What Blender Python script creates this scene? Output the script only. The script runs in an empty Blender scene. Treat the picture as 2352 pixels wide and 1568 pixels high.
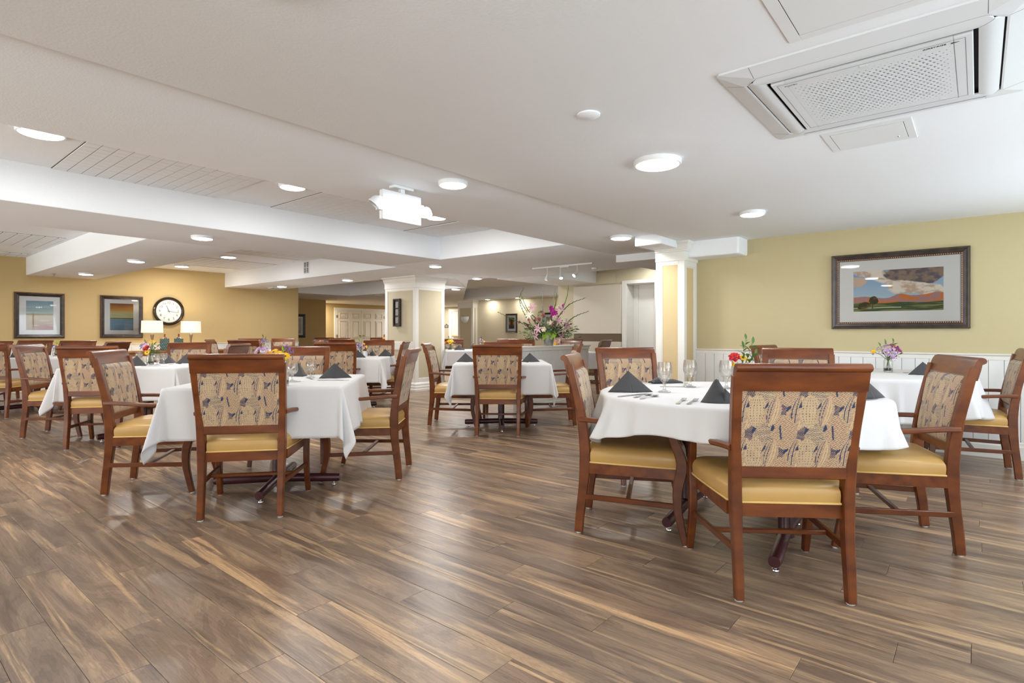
import bpy, bmesh, math, random
import numpy as np
from mathutils import Vector, Matrix
random.seed(7)
rng = np.random.RandomState(11)
PI = math.pi
sc = bpy.context.scene
COL = sc.collection

# ------------------------------------------------------------------ camera, world, exposure
cam_d = bpy.data.cameras.new('camera')
cam = bpy.data.objects.new('camera', cam_d)
COL.objects.link(cam)
cam_d.sensor_width = 36.0
cam_d.lens = 36.0 * 1290.0 / 2352.0
cam_d.shift_y = -19.0 / 2352.0
cam_d.clip_start = 0.05
cam.location = (0, 0, 1.1)
cam.rotation_euler = (PI / 2, 0, math.radians(39.7 - 90))
sc.camera = cam
sc.view_settings.view_transform = 'Standard'
sc.view_settings.look = 'None'
sc.view_settings.gamma = 1.0
sc.view_settings.use_curve_mapping = False
sc.view_settings.exposure = 0.24
sc.cycles.use_denoising = True
sc.cycles.max_bounces = 9
sc.cycles.diffuse_bounces = 5
sc.cycles.glossy_bounces = 4
sc.cycles.transmission_bounces = 10
sc.cycles.transparent_max_bounces = 24
sc.cycles.caustics_reflective = False
sc.cycles.caustics_refractive = False
sc.cycles.sample_clamp_indirect = 6.0
world = bpy.data.worlds.new('world')
sc.world = world
world.use_nodes = True
wn = world.node_tree.nodes
bg = wn['Background']
bg.inputs[0].default_value = (0.80, 0.90, 1.0, 1)
bg.inputs[1].default_value = 2.5
LAMP_W = 7.0          # watts of one ceiling disc
WIN_B = 33.0          # watts of one up-tilted area light in a window behind the camera
WIN_L = 68.0          # watts of one up-tilted area light in a left wall window


def area(name, loc, rot, sx, sy, power, color, shape='RECTANGLE', parent=None, spread=PI):
    d = bpy.data.lights.new(name, 'AREA')
    d.shape = shape
    d.size = sx
    if shape in ('RECTANGLE', 'ELLIPSE'):
        d.size_y = sy
    d.energy = power
    d.color = color
    d.spread = spread
    o = bpy.data.objects.new(name, d)
    COL.objects.link(o)
    o.location = loc
    o.rotation_euler = rot
    if parent is not None:
        o.parent = parent
    return o


# area lights added in the unseen windows, tilted up to brighten the ceiling
TILT, SPREAD = math.radians(34), math.radians(115)
# windows: WALL_BACK is at y=-2.4 (behind the camera), WALL_LEFT at x=-4
WINDOWS_BACK = [(-2.9, -1.1), (-0.4, 1.4), (2.1, 3.9), (4.4, 6.0)]
WINDOWS_LEFT = [(-2.2, -0.5), (3.6, 5.4), (6.4, 8.4), (10.0, 12.2)]
WZ0, WZ1 = 0.45, 2.02
for i, (a, b) in enumerate(WINDOWS_BACK):
    area('window_uplight', ((a + b) / 2, -2.36, (WZ0 + WZ1) / 2), (PI / 2 + TILT, 0, 0), b - a - .1, WZ1 - WZ0 - .1,
         WIN_B, (0.80, 0.90, 1.0), spread=SPREAD)
for i, (a, b) in enumerate(WINDOWS_LEFT):
    area('window_uplight', (-3.96, (a + b) / 2, (WZ0 + WZ1) / 2), (0, -PI / 2 - TILT, 0), WZ1 - WZ0 - .1, b - a - .1,
         WIN_L, (1.0, 0.975, 0.94), spread=SPREAD)


# ------------------------------------------------------------------ colour helpers
def s2l(c):
    c = c / 255.0
    return c / 12.92 if c <= 0.04045 else ((c + 0.055) / 1.055) ** 2.4


def rgb(r, g, b):
    return (s2l(r), s2l(g), s2l(b), 1.0)


def lin(a):
    a = np.asarray(a, float) / 255.0
    return np.where(a <= 0.04045, a / 12.92, ((a + 0.055) / 1.055) ** 2.4)


# ------------------------------------------------------------------ materials
def mat(name, col, rough=0.5, metal=0.0, spec=0.5, bump=None, var=None, coat=0.0, sub=0.0, sheen=0.0, emit=None, emit_s=0.0, trans=0.0):
    """bump=(scale,strength,distance); var=(scale, other colour, lo, hi, stretch xyz)"""
    m = bpy.data.materials.new(name)
    m.use_nodes = True
    nt = m.node_tree
    p = nt.nodes['Principled BSDF']
    p.inputs['Base Color'].default_value = col
    p.inputs['Roughness'].default_value = rough
    p.inputs['Metallic'].default_value = metal
    p.inputs['Specular IOR Level'].default_value = spec
    p.inputs['Coat Weight'].default_value = coat
    p.inputs['Coat Roughness'].default_value = 0.15
    p.inputs['Sheen Weight'].default_value = sheen
    if trans:
        p.inputs['Transmission Weight'].default_value = trans
    if emit:
        p.inputs['Emission Color'].default_value = emit
        p.inputs['Emission Strength'].default_value = emit_s
    tc = nt.nodes.new('ShaderNodeTexCoord')
    if var:
        n = nt.nodes.new('ShaderNodeTexNoise')
        n.inputs['Scale'].default_value = var[0]
        n.inputs['Detail'].default_value = 5
        mp = nt.nodes.new('ShaderNodeMapping')
        mp.inputs['Scale'].default_value = var[4] if len(var) > 4 else (1, 1, 1)
        nt.links.new(tc.outputs['Object'], mp.inputs[0])
        nt.links.new(mp.outputs[0], n.inputs['Vector'])
        r = nt.nodes.new('ShaderNodeValToRGB')
        r.color_ramp.elements[0].position = var[2]
        r.color_ramp.elements[0].color = var[1]
        r.color_ramp.elements[1].position = var[3]
        r.color_ramp.elements[1].color = col
        nt.links.new(n.outputs['Fac'], r.inputs[0])
        nt.links.new(r.outputs[0], p.inputs['Base Color'])
    if bump:
        n = nt.nodes.new('ShaderNodeTexNoise')
        n.inputs['Scale'].default_value = bump[0]
        n.inputs['Detail'].default_value = 3
        nt.links.new(tc.outputs['Object'], n.inputs['Vector'])
        b = nt.nodes.new('ShaderNodeBump')
        b.inputs['Strength'].default_value = bump[1]
        b.inputs['Distance'].default_value = bump[2]
        nt.links.new(n.outputs['Fac'], b.inputs['Height'])
        nt.links.new(b.outputs[0], p.inputs['Normal'])
    return m


def mat_attr(name, rough=0.6, attr='Col', spec=0.3, bump=None, coat=0.0, sheen=0.0):
    m = mat(name, (1, 1, 1, 1), rough, spec=spec, bump=bump, coat=coat, sheen=sheen)
    nt = m.node_tree
    a = nt.nodes.new('ShaderNodeAttribute')
    a.attribute_name = attr
    nt.links.new(a.outputs['Color'], nt.nodes['Principled BSDF'].inputs['Base Color'])
    return m


M = {}
M['ceiling'] = mat('ceiling_paint', rgb(237, 241, 246), 0.9, bump=(110, 0.25, 0.004))
M['tile'] = mat('ceiling_tile_paint', rgb(232, 236, 240), 0.85, bump=(60, 0.15, 0.002))
M['tile_gap'] = mat('tile_joint', rgb(92, 82, 70), 0.95)
M['ochre'] = mat('ochre_wall_paint', rgb(196, 172, 122), 0.75, bump=(90, 0.22, 0.003))
M['khaki'] = mat('khaki_wall_paint', rgb(190, 178, 140), 0.75, bump=(90, 0.22, 0.003))
M['cream'] = mat('cream_wall_paint', rgb(200, 190, 164), 0.75, bump=(70, 0.3, 0.004))
M['peach'] = mat('warm_panel_paint', rgb(212, 190, 146), 0.75, bump=(60, 0.4, 0.004))
M['white'] = mat('white_trim_paint', rgb(232, 231, 226), 0.45)
M['bead'] = mat('beadboard_paint', rgb(228, 230, 230), 0.5)
M['door'] = mat('door_paint', rgb(222, 216, 202), 0.45)
M['liftp'] = mat('lift_panel_paint', rgb(212, 204, 190), 0.5)
M['brownband'] = mat('brown_band', rgb(102, 84, 66), 0.6)
M['plastic'] = mat('white_plastic', rgb(216, 220, 225), 0.4)
M['plastic_w'] = mat('warm_white_plastic', rgb(226, 229, 232), 0.4)
M['black'] = mat('black_gap', rgb(14, 14, 20), 0.7)
M['darkgap'] = mat('vent_interior', rgb(70, 70, 70), 0.8)
M['wood'] = mat('cherry_wood', rgb(118, 62, 22), 0.36, coat=0.15, spec=0.45,
                var=(5.0, rgb(84, 38, 12), 0.34, 0.66, (1, 1, 2.2)), bump=(120, 0.05, 0.001))
M['wood_x'] = mat('cherry_wood_rail', rgb(122, 64, 22), 0.34, coat=0.2, spec=0.45,
                  var=(5.0, rgb(84, 37, 12), 0.34, 0.66, (0.8, 3, 3)), bump=(120, 0.05, 0.001))
M['wood_o'] = mat('console_oak', rgb(176, 124, 70), 0.45, var=(6, rgb(140, 92, 48), 0.35, 0.7, (1, 4, 4)))
M['glide'] = mat('glide_plastic', rgb(205, 208, 206), 0.35)
M['vinyl'] = mat('mustard_vinyl', rgb(200, 162, 100), 0.38, spec=0.5, bump=(18, 0.12, 0.004),
                 var=(3.5, rgb(186, 148, 86), 0.3, 0.7))
M['welt'] = mat('welt_vinyl', rgb(226, 192, 120), 0.35)
M['fabric'] = mat_attr('leaf_weave_fabric', 0.72, bump=(500, 0.25, 0.0008), sheen=0.25)
M['piping'] = mat('piping_fabric', rgb(122, 98, 78), 0.8, bump=(500, 0.4, 0.001))
M['cloth'] = mat('white_table_linen', rgb(212, 212, 213), 0.85, bump=(900, 0.1, 0.0005), sheen=0.1)
M['napkin'] = mat('charcoal_napkin_cloth', rgb(58, 58, 60), 0.85, bump=(700, 0.2, 0.0005), sheen=0.2)
M['maroon'] = mat('maroon_metal', rgb(66, 26, 34), 0.35, coat=0.2)
M['top_under'] = mat('tabletop_laminate', rgb(150, 130, 105), 0.5)
M['chrome'] = mat('chrome', rgb(210, 210, 212), 0.15, metal=1.0)
M['steel'] = mat('cutlery_steel', rgb(190, 190, 192), 0.2, metal=1.0)
M['frame'] = mat('bronze_frame', rgb(62, 46, 36), 0.35, spec=0.6, var=(14, rgb(34, 24, 18), 0.4, 0.65))
M['frame_gold'] = mat('gold_frame_edge', rgb(168, 122, 66), 0.4, metal=0.5)
M['frame_bead'] = mat('copper_bead', rgb(176, 128, 96), 0.35, metal=0.4)
M['mat_board'] = mat('mat_board', rgb(226, 227, 226), 0.8)
M['art'] = mat_attr('printed_picture', 0.55, spec=0.2)
M['clock_face'] = mat('clock_face', rgb(226, 228, 222), 0.35)
M['clock_rim'] = mat('clock_rim_metal', rgb(70, 58, 46), 0.22, metal=0.8)
M['ink'] = mat('black_ink', rgb(36, 34, 34), 0.6)
M['greyink'] = mat('grey_ink', rgb(110, 112, 116), 0.6)
M['shade'] = mat('lamp_shade_linen', rgb(238, 232, 222), 0.8, emit=rgb(255, 240, 214), emit_s=0.32)
M['taupe_metal'] = mat('lamp_metal', rgb(150, 136, 112), 0.3, metal=0.6)
M['teal'] = mat('teal_ceramic', rgb(72, 112, 108), 0.3, coat=0.4)
M['teal_d'] = mat('dark_teal_glaze', rgb(38, 66, 66), 0.3, coat=0.4)
M['bottle_neck'] = mat('brown_glaze', rgb(104, 58, 36), 0.3, coat=0.4)
M['zinc'] = mat('zinc_bucket', rgb(182, 182, 178), 0.55, metal=0.1, var=(10, rgb(120, 120, 118), 0.35, 0.65))
M['lamp'] = mat('lit_diffuser', (1, 1, 1, 1), 0.5, emit=(1, 0.985, 0.95, 1), emit_s=16.0)
M['spotlamp'] = mat('lit_spot_lens', (1, 1, 1, 1), 0.5, emit=(0.9, 0.95, 1, 1), emit_s=14.0)
M['exit_green'] = mat('green_exit_panel', rgb(60, 190, 110), 0.5, emit=rgb(60, 210, 110), emit_s=0.7)
M['plaque'] = mat('plaque_grey', rgb(92, 84, 78), 0.5)
M['pewter'] = mat('silver_photo', rgb(176, 178, 178), 0.35, var=(60, rgb(110, 112, 112), 0.4, 0.6))
M['handle'] = mat('brass_handle', rgb(160, 130, 80), 0.3, metal=0.9)
M['oakbar'] = mat('oak_handrail', rgb(206, 170, 118), 0.45)
M['grey_floor_side'] = mat('subfloor', rgb(52, 42, 36), 0.8)
M['pebble'] = mat('black_pebbles', rgb(44, 46, 50), 0.3)
M['soil'] = mat('dark_soil', rgb(52, 44, 38), 0.9)
M['exterior'] = mat('garden_ground', rgb(120, 135, 90), 0.9)
M['paper'] = mat('printed_card', rgb(226, 226, 222), 0.7, var=(90, rgb(150, 150, 150), 0.42, 0.5, (0.3, 1, 6)))
for nm, c in dict(red=(190, 14, 26), yellow=(246, 196, 12), lilac=(196, 156, 204), violet=(118, 104, 178), pink=(226, 160, 178),
                  magenta=(176, 16, 140), plum=(132, 24, 84), orange=(244, 142, 50), cream_fl=(240, 226, 200), white_fl=(240, 238, 228),
                  coral=(226, 104, 96), dkcenter=(90, 70, 20), burgundy=(120, 22, 28), greyfl=(150, 150, 158), lily=(228, 180, 196),
                  lilypink=(206, 98, 132), bud=(150, 160, 150)).items():
    M[nm] = mat('petal_' + nm, rgb(*c), 0.6, sheen=0.2)
for nm, c in dict(green=(74, 108, 46), lime=(140, 178, 40), dkgreen=(46, 76, 34), grey_green=(124, 142, 116), olive=(110, 124, 60),
                  stemgreen=(112, 146, 70)).items():
    M[nm] = mat('leaf_' + nm, rgb(*c), 0.5, spec=0.4)


def glass_mat(name, tint=(1, 1, 1, 1)):
    m = bpy.data.materials.new(name)
    m.use_nodes = True
    nt = m.node_tree
    for n in list(nt.nodes):
        nt.nodes.remove(n)
    out = nt.nodes.new('ShaderNodeOutputMaterial')
    g = nt.nodes.new('ShaderNodeBsdfPrincipled')
    g.inputs['Base Color'].default_value = tint
    g.inputs['Roughness'].default_value = 0.0
    g.inputs['IOR'].default_value = 1.47
    g.inputs['Transmission Weight'].default_value = 1.0
    t = nt.nodes.new('ShaderNodeBsdfTransparent')
    t.inputs[0].default_value = (.985, .99, .99, 1)
    gl = nt.nodes.new('ShaderNodeBsdfGlossy')
    gl.inputs['Roughness'].default_value = .03
    lw = nt.nodes.new('ShaderNodeLayerWeight')
    pw = nt.nodes.new('ShaderNodeMath')
    pw.operation = 'POWER'
    pw.inputs[1].default_value = 3.5
    nt.links.new(lw.outputs['Facing'], pw.inputs[0])
    fr = nt.nodes.new('ShaderNodeMath')
    fr.operation = 'MULTIPLY_ADD'
    fr.inputs[1].default_value = .55
    fr.inputs[2].default_value = .04
    nt.links.new(pw.outputs[0], fr.inputs[0])
    thin = nt.nodes.new('ShaderNodeMixShader')
    nt.links.new(fr.outputs[0], thin.inputs[0])
    nt.links.new(t.outputs[0], thin.inputs[1])
    nt.links.new(gl.outputs[0], thin.inputs[2])
    mx = nt.nodes.new('ShaderNodeMixShader')
    mx.inputs[0].default_value = .35
    nt.links.new(thin.outputs[0], mx.inputs[1])
    nt.links.new(g.outputs[0], mx.inputs[2])
    nt.links.new(mx.outputs[0], out.inputs[0])
    return m


M['glass'] = glass_mat('clear_glass')


def pane_mat(name):
    # a thin picture glass: mostly clear, mirror-like at its surface
    m = bpy.data.materials.new(name)
    m.use_nodes = True
    nt = m.node_tree
    for n in list(nt.nodes):
        nt.nodes.remove(n)
    out = nt.nodes.new('ShaderNodeOutputMaterial')
    t = nt.nodes.new('ShaderNodeBsdfTransparent')
    g = nt.nodes.new('ShaderNodeBsdfGlossy')
    g.inputs['Roughness'].default_value = 0.02
    f = nt.nodes.new('ShaderNodeFresnel')
    f.inputs['IOR'].default_value = 1.45
    mx = nt.nodes.new('ShaderNodeMixShader')
    nt.links.new(f.outputs[0], mx.inputs[0])
    nt.links.new(t.outputs[0], mx.inputs[1])
    nt.links.new(g.outputs[0], mx.inputs[2])
    nt.links.new(mx.outputs[0], out.inputs[0])
    return m


M['pane'] = pane_mat('picture_glass')


def floor_mat():
    m = bpy.data.materials.new('walnut_plank')
    m.use_nodes = True
    nt = m.node_tree
    N, Lk = nt.nodes, nt.links
    p = N['Principled BSDF']
    geo = N.new('ShaderNodeNewGeometry')
    at = N.new('ShaderNodeAttribute')
    at.attribute_name = 'rnd'
    mul = N.new('ShaderNodeVectorMath')
    mul.operation = 'MULTIPLY_ADD'
    comb = N.new('ShaderNodeCombineXYZ')
    for k in range(3):
        Lk.new(at.outputs['Fac'], comb.inputs[k])
    mul.inputs[1].default_value = (57.0, 91.0, 33.0)
    Lk.new(comb.outputs[0], mul.inputs[0])
    Lk.new(geo.outputs['Position'], mul.inputs[2])

    def noise(scale, detail, dist, rough=0.55):
        mp = N.new('ShaderNodeMapping')
        mp.inputs['Scale'].default_value = scale
        Lk.new(mul.outputs[0], mp.inputs[0])
        n = N.new('ShaderNodeTexNoise')
        n.inputs['Scale'].default_value = 1.0
        n.inputs['Detail'].default_value = detail
        n.inputs['Roughness'].default_value = rough
        n.inputs['Distortion'].default_value = dist
        Lk.new(mp.outputs[0], n.inputs['Vector'])
        return n

    def ramp(src, stops):
        r = N.new('ShaderNodeValToRGB')
        e = r.color_ramp.elements
        e[0].position, e[0].color = stops[0]
        e[1].position, e[1].color = stops[-1]
        for s in stops[1:-1]:
            x = e.new(s[0])
            x.color = s[1]
        Lk.new(src, r.inputs[0])
        return r

    def mix(a, b, fac, mode='MIX'):
        x = N.new('ShaderNodeMix')
        x.data_type = 'RGBA'
        x.blend_type = mode
        for i, v in ((0, fac), (6, a), (7, b)):
            if hasattr(v, 'is_linked'):
                Lk.new(v, x.inputs[i])
            else:
                x.inputs[i].default_value = v
        return x.outputs[2]

    big = noise((8.0, 1.35, 1), 6, 1.2, .6)          # cathedral figure
    base = ramp(big.outputs['Fac'], [(0.28, rgb(98, 80, 68)), (0.44, rgb(128, 108, 92)), (0.56, rgb(150, 128, 108)), (0.74, rgb(182, 154, 124))])
    streak = noise((17.0, 0.75, 1), 5, 0.6, .6)       # tan sapwood bands
    sf = ramp(streak.outputs['Fac'], [(0.55, (0, 0, 0, 1)), (0.63, (.85, .85, .85, 1))])
    c1 = mix(base.outputs[0], rgb(200, 168, 132), sf.outputs[0])
    dark = noise((11.0, 1.0, 1), 6, 1.0, .62)
    df = ramp(dark.outputs['Fac'], [(0.56, (0, 0, 0, 1)), (0.72, (0.65, 0.65, 0.65, 1))])
    c2 = mix(c1, rgb(84, 68, 58), df.outputs[0])
    # growth rings
    w = N.new('ShaderNodeMath')
    w.operation = 'MULTIPLY'
    w.inputs[1].default_value = 85.0
    Lk.new(big.outputs['Fac'], w.inputs[0])
    sn = N.new('ShaderNodeMath')
    sn.operation = 'SINE'
    Lk.new(w.outputs[0], sn.inputs[0])
    rf = ramp(sn.outputs[0], [(0.0, (1, 1, 1, 1)), (0.9, (0.80, 0.78, 0.76, 1))])
    c3 = mix(c2, rf.outputs[0], 0.65, 'MULTIPLY')
    fine = noise((230.0, 5.0, 1), 4, 0.2, 0.75)
    ff = ramp(fine.outputs['Fac'], [(0.36, (0.74, 0.73, 0.72, 1)), (0.62, (1.08, 1.07, 1.06, 1))])
    c4 = mix(c3, ff.outputs[0], 0.8, 'MULTIPLY')
    tone = ramp(at.outputs['Fac'], [(0.0, (0.80, 0.80, 0.82, 1)), (0.5, (1, 1, 1, 1)), (1.0, (1.18, 1.12, 1.04, 1))])
    c5 = mix(c4, tone.outputs[0], 0.9, 'MULTIPLY')
    Lk.new(c5, p.inputs['Base Color'])
    p.inputs['Roughness'].default_value = 0.31
    p.inputs['Specular IOR Level'].default_value = 0.5
    b = N.new('ShaderNodeBump')
    b.inputs['Strength'].default_value = 0.10
    b.inputs['Distance'].default_value = 0.002
    Lk.new(fine.outputs['Fac'], b.inputs['Height'])
    Lk.new(b.outputs[0], p.inputs['Normal'])
    return m


M['plank'] = floor_mat()


# ------------------------------------------------------------------ object helpers
def tag(o, label=None, cat=None, group=None, kind=None):
    if label:
        o['label'] = label
    if cat:
        o['category'] = cat
    if group:
        o['group'] = group
    if kind:
        o['kind'] = kind
    return o


def empty(name, loc=(0, 0, 0), rz=0.0, label=None, cat=None, group=None, kind=None):
    o = bpy.data.objects.new(name, None)
    COL.objects.link(o)
    o.location = loc
    o.rotation_euler = (0, 0, rz)
    o.empty_display_size = 0.1
    return tag(o, label, cat, group, kind)


def link(name, me, parent=None, loc=None):
    o = bpy.data.objects.new(name, me)
    COL.objects.link(o)
    if parent is not None:
        o.parent = parent
    if loc is not None:
        o.location = loc
    return o


def copy_tree(o, parent=None):
    c = o.copy()
    COL.objects.link(c)
    if parent is not None:
        c.parent = parent
        c.matrix_parent_inverse = o.matrix_parent_inverse.copy()
    for ch in list(KIDS.get(o.name, [])):
        copy_tree(ch, c)
    return c


KIDS = {}


def index_children(o):
    KIDS[o.name] = list(o.children)
    for c in o.children:
        index_children(c)


class MB:
    """collects shapes; build() links them as one mesh object"""

    def __init__(self):
        self.v = []
        self.f = []

    def add(self, vs, fs):
        n = len(self.v)
        self.v += [tuple(x) for x in vs]
        self.f += [tuple(i + n for i in f) for f in fs]
        return self

    def box(self, x0, x1, y0, y1, z0, z1, bev=0.0, mtx=None):
        if bev > 0:
            b = min(bev, (x1 - x0) / 2.01, (y1 - y0) / 2.01, (z1 - z0) / 2.01)
            bm = bmesh.new()
            bmesh.ops.create_cube(bm, size=1.0, matrix=Matrix.Translation(((x0 + x1) / 2, (y0 + y1) / 2, (z0 + z1) / 2)) @ Matrix.Diagonal((x1 - x0, y1 - y0, z1 - z0, 1)))
            bmesh.ops.bevel(bm, geom=bm.edges[:], offset=b, segments=2, profile=0.5, affect='EDGES')
            bm.verts.index_update()
            vs = [v.co.copy() for v in bm.verts]
            fs = [[v.index for v in f.verts] for f in bm.faces]
            bm.free()
        else:
            vs = [Vector(p) for p in ((x0, y0, z0), (x1, y0, z0), (x1, y1, z0), (x0, y1, z0), (x0, y0, z1), (x1, y0, z1), (x1, y1, z1), (x0, y1, z1))]
            fs = [(0, 3, 2, 1), (4, 5, 6, 7), (0, 1, 5, 4), (1, 2, 6, 5), (2, 3, 7, 6), (3, 0, 4, 7)]
        if mtx is not None:
            vs = [mtx @ v for v in vs]
        return self.add(vs, fs)

    def prism(self, poly, z0, z1, mtx=None):
        n = len(poly)
        vs = [Vector((x, y, z0)) for x, y in poly] + [Vector((x, y, z1)) for x, y in poly]
        fs = [tuple(range(n - 1, -1, -1)), tuple(range(n, 2 * n))] + [(i, (i + 1) % n, n + (i + 1) % n, n + i) for i in range(n)]
        if mtx is not None:
            vs = [mtx @ v for v in vs]
        return self.add(vs, fs)

    def sweep(self, path, secs, cap=True, up=None):
        """path: points; secs: list (per point) of lists of (a,b) offsets on the frame (side, up')"""
        P = [Vector(p) for p in path]
        n = len(P)
        m = len(secs[0]) if isinstance(secs[0], list) else None
        rings = []
        upv = Vector(up) if up else None
        for i in range(n):
            t = (P[min(i + 1, n - 1)] - P[max(i - 1, 0)]).normalized()
            if upv is not None:
                s = upv.cross(t)
                if s.length < 1e-5:
                    s = t.orthogonal()
                s.normalize()
                u = t.cross(s)
            else:
                if i == 0:
                    s = t.orthogonal().normalized()
                else:
                    s = (ps - t * ps.dot(t)).normalized()
                u = t.cross(s)
                ps = s
            rings.append([P[i] + s * a + u * b for a, b in secs[i]])
        m = len(secs[0])
        vs = [x for r in rings for x in r]
        fs = []
        for i in range(n - 1):
            for j in range(m):
                k = (j + 1) % m
                fs.append((i * m + j, i * m + k, (i + 1) * m + k, (i + 1) * m + j))
        if cap:
            fs.append(tuple(range(m - 1, -1, -1)))
            fs.append(tuple((n - 1) * m + j for j in range(m)))
        return self.add(vs, fs)

    def tube(self, path, r, seg=8, cap=True):
        rs = r if isinstance(r, (list, tuple)) else [r] * len(path)
        return self.sweep(path, [[(q * math.cos(2 * PI * j / seg), q * math.sin(2 * PI * j / seg)) for j in range(seg)] for q in rs], cap)

    def lathe(self, prof, seg=24, mtx=None, close=False):
        """prof: list of (r,z)"""
        vs, fs = [], []
        n = len(prof)
        for r, z in prof:
            for j in range(seg):
                a = 2 * PI * j / seg
                vs.append(Vector((r * math.cos(a), r * math.sin(a), z)))
        for i in range(n - 1):
            for j in range(seg):
                k = (j + 1) % seg
                fs.append((i * seg + j, i * seg + k, (i + 1) * seg + k, (i + 1) * seg + j))
        if close:
            i = n - 1
            for j in range(seg):
                k = (j + 1) % seg
                fs.append((i * seg + j, i * seg + k, k, j))
        else:
            fs.append(tuple(range(seg - 1, -1, -1)))
            fs.append(tuple((n - 1) * seg + j for j in range(seg)))
        if mtx is not None:
            vs = [mtx @ v for v in vs]
        return self.add(vs, fs)

    def grid(self, fn, nu, nv, closed_u=False):
        vs = [fn(i / (nu if closed_u else nu - 1), j / (nv - 1)) for j in range(nv) for i in range(nu)]
        fs = []
        for j in range(nv - 1):
            for i in range(nu if closed_u else nu - 1):
                k = (i + 1) % nu
                fs.append((j * nu + i, j * nu + k, (j + 1) * nu + k, (j + 1) * nu + i))
        return self.add(vs, fs)

    def mesh(self, name, m, smooth=False, sharp=35):
        me = bpy.data.meshes.new(name)
        me.from_pydata([tuple(v) for v in self.v], [], self.f)
        me.materials.append(m)
        me.validate()
        bm = bmesh.new()
        bm.from_mesh(me)
        bmesh.ops.recalc_face_normals(bm, faces=bm.faces)
        bm.to_mesh(me)
        bm.free()
        if smooth:
            me.polygons.foreach_set('use_smooth', [True] * len(me.polygons))
            if sharp:
                me.set_sharp_from_angle(angle=math.radians(sharp))
        me.update()
        return me

    def build(self, name, m, parent=None, smooth=False, loc=None, sharp=35):
        return link(name, self.mesh(name, m, smooth, sharp), parent, loc)


def rect(w, h):
    return [(-w / 2, -h / 2), (w / 2, -h / 2), (w / 2, h / 2), (-w / 2, h / 2)]


def rrect(w, h, b=0.006):
    x, y = w / 2, h / 2
    return [(-x + b, -y), (x - b, -y), (x, -y + b), (x, y - b), (x - b, y), (-x + b, y), (-x, y - b), (-x, -y + b)]


def structure(o):
    o['kind'] = 'structure'
    return o


def text_obj(name, s, size, m, parent, mtx, extrude=0.0005, align='CENTER'):
    cu = bpy.data.curves.new(name, 'FONT')
    cu.body = s
    cu.size = size
    cu.extrude = extrude
    cu.align_x = align
    cu.align_y = 'CENTER'
    tmp = bpy.data.objects.new('tmp_text', cu)
    COL.objects.link(tmp)
    bpy.context.view_layer.update()
    me = bpy.data.meshes.new_from_object(tmp.evaluated_get(bpy.context.evaluated_depsgraph_get()))
    bpy.data.objects.remove(tmp)
    me.transform(mtx)
    me.materials.clear()
    me.materials.append(m)
    return link(name, me, parent)


def set_colors(me, cols, name='Col'):
    a = me.color_attributes.new(name, 'FLOAT_COLOR', 'POINT')
    c = np.ones((len(me.vertices), 4), np.float32)
    c[:, :3] = cols
    a.data.foreach_set('color', c.ravel())


def vnoise(x, y, seed=0):
    """smooth value noise, numpy"""
    r = np.random.RandomState(seed)
    tab = r.rand(64, 64)
    xi, yi = np.floor(x).astype(int), np.floor(y).astype(int)
    xf, yf = x - xi, y - yi
    xf, yf = xf * xf * (3 - 2 * xf), yf * yf * (3 - 2 * yf)
    g = lambda i, j: tab[i % 64, j % 64]
    return (g(xi, yi) * (1 - xf) + g(xi + 1, yi) * xf) * (1 - yf) + (g(xi, yi + 1) * (1 - xf) + g(xi + 1, yi + 1) * xf) * yf


def fbm(x, y, seed=0, o=4):
    s, a, t = 0, 0.5, 0
    for k in range(o):
        s = s + a * vnoise(x * 2 ** k, y * 2 ** k, seed + k)
        t += a
        a *= 0.5
    return s / t


Z0, Z1, Z2 = 2.15, 2.185, 2.52      # near ceiling, soffits, trays

# ------------------------------------------------------------------ the room shell
FX0, FX1, FY0, FY1 = -4.0, 18.0, -2.4, 18.4
floor = structure(MB().box(FX0 - .1, FX1, FY0 - .1, FY1, -0.12, -0.006).build('floor', M['grey_floor_side']))
PW, PO, PL = 0.1585, 0.037, 1.2
JOINT = {2: 2.74, 3: 2.122, 4: 2.437, 5: 1.835, 6: 1.625, 7: 2.046, 8: 1.211, 9: 1.827, 10: 1.466, 11: 1.098, 12: 1.662, 13: 1.913,
         14: 1.42, 15: 1.219, 16: 0.93, 17: 1.653, 19: 0.324, 20: 2.25, 21: 0.466, 23: -0.014, 28: 0.365, 18: 1.05, 22: 1.3, 24: .75}
Fv = (math.cos(math.radians(39.7)), math.sin(math.radians(39.7)))
planks = []
for r in range(int((FX0 - PO) // PW), int((FX1 - PO) // PW) + 1):
    x0 = max(PO + r * PW, FX0)
    x1 = min(PO + (r + 1) * PW, FX1)
    if x1 - x0 < .01:
        continue
    off = JOINT.get(r, random.random() * PL) % PL
    k = -4
    while True:
        ya, yb = off + k * PL, off + (k + 1) * PL
        k += 1
        if ya > FY1:
            break
        ya, yb = max(ya, FY0), min(yb, FY1)
        if yb - ya < .02:
            continue
        cx, cy = (x0 + x1) / 2, (ya + yb) / 2
        d = cx * Fv[0] + cy * Fv[1]
        lat = cx * Fv[1] - cy * Fv[0]
        seen = d > .9 and abs(lat) < .95 * d + .8
        planks.append(((d if seen else 50 + abs(d)), x0, x1, ya, yb, random.random()))
planks.sort()
G = 0.0006


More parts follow.
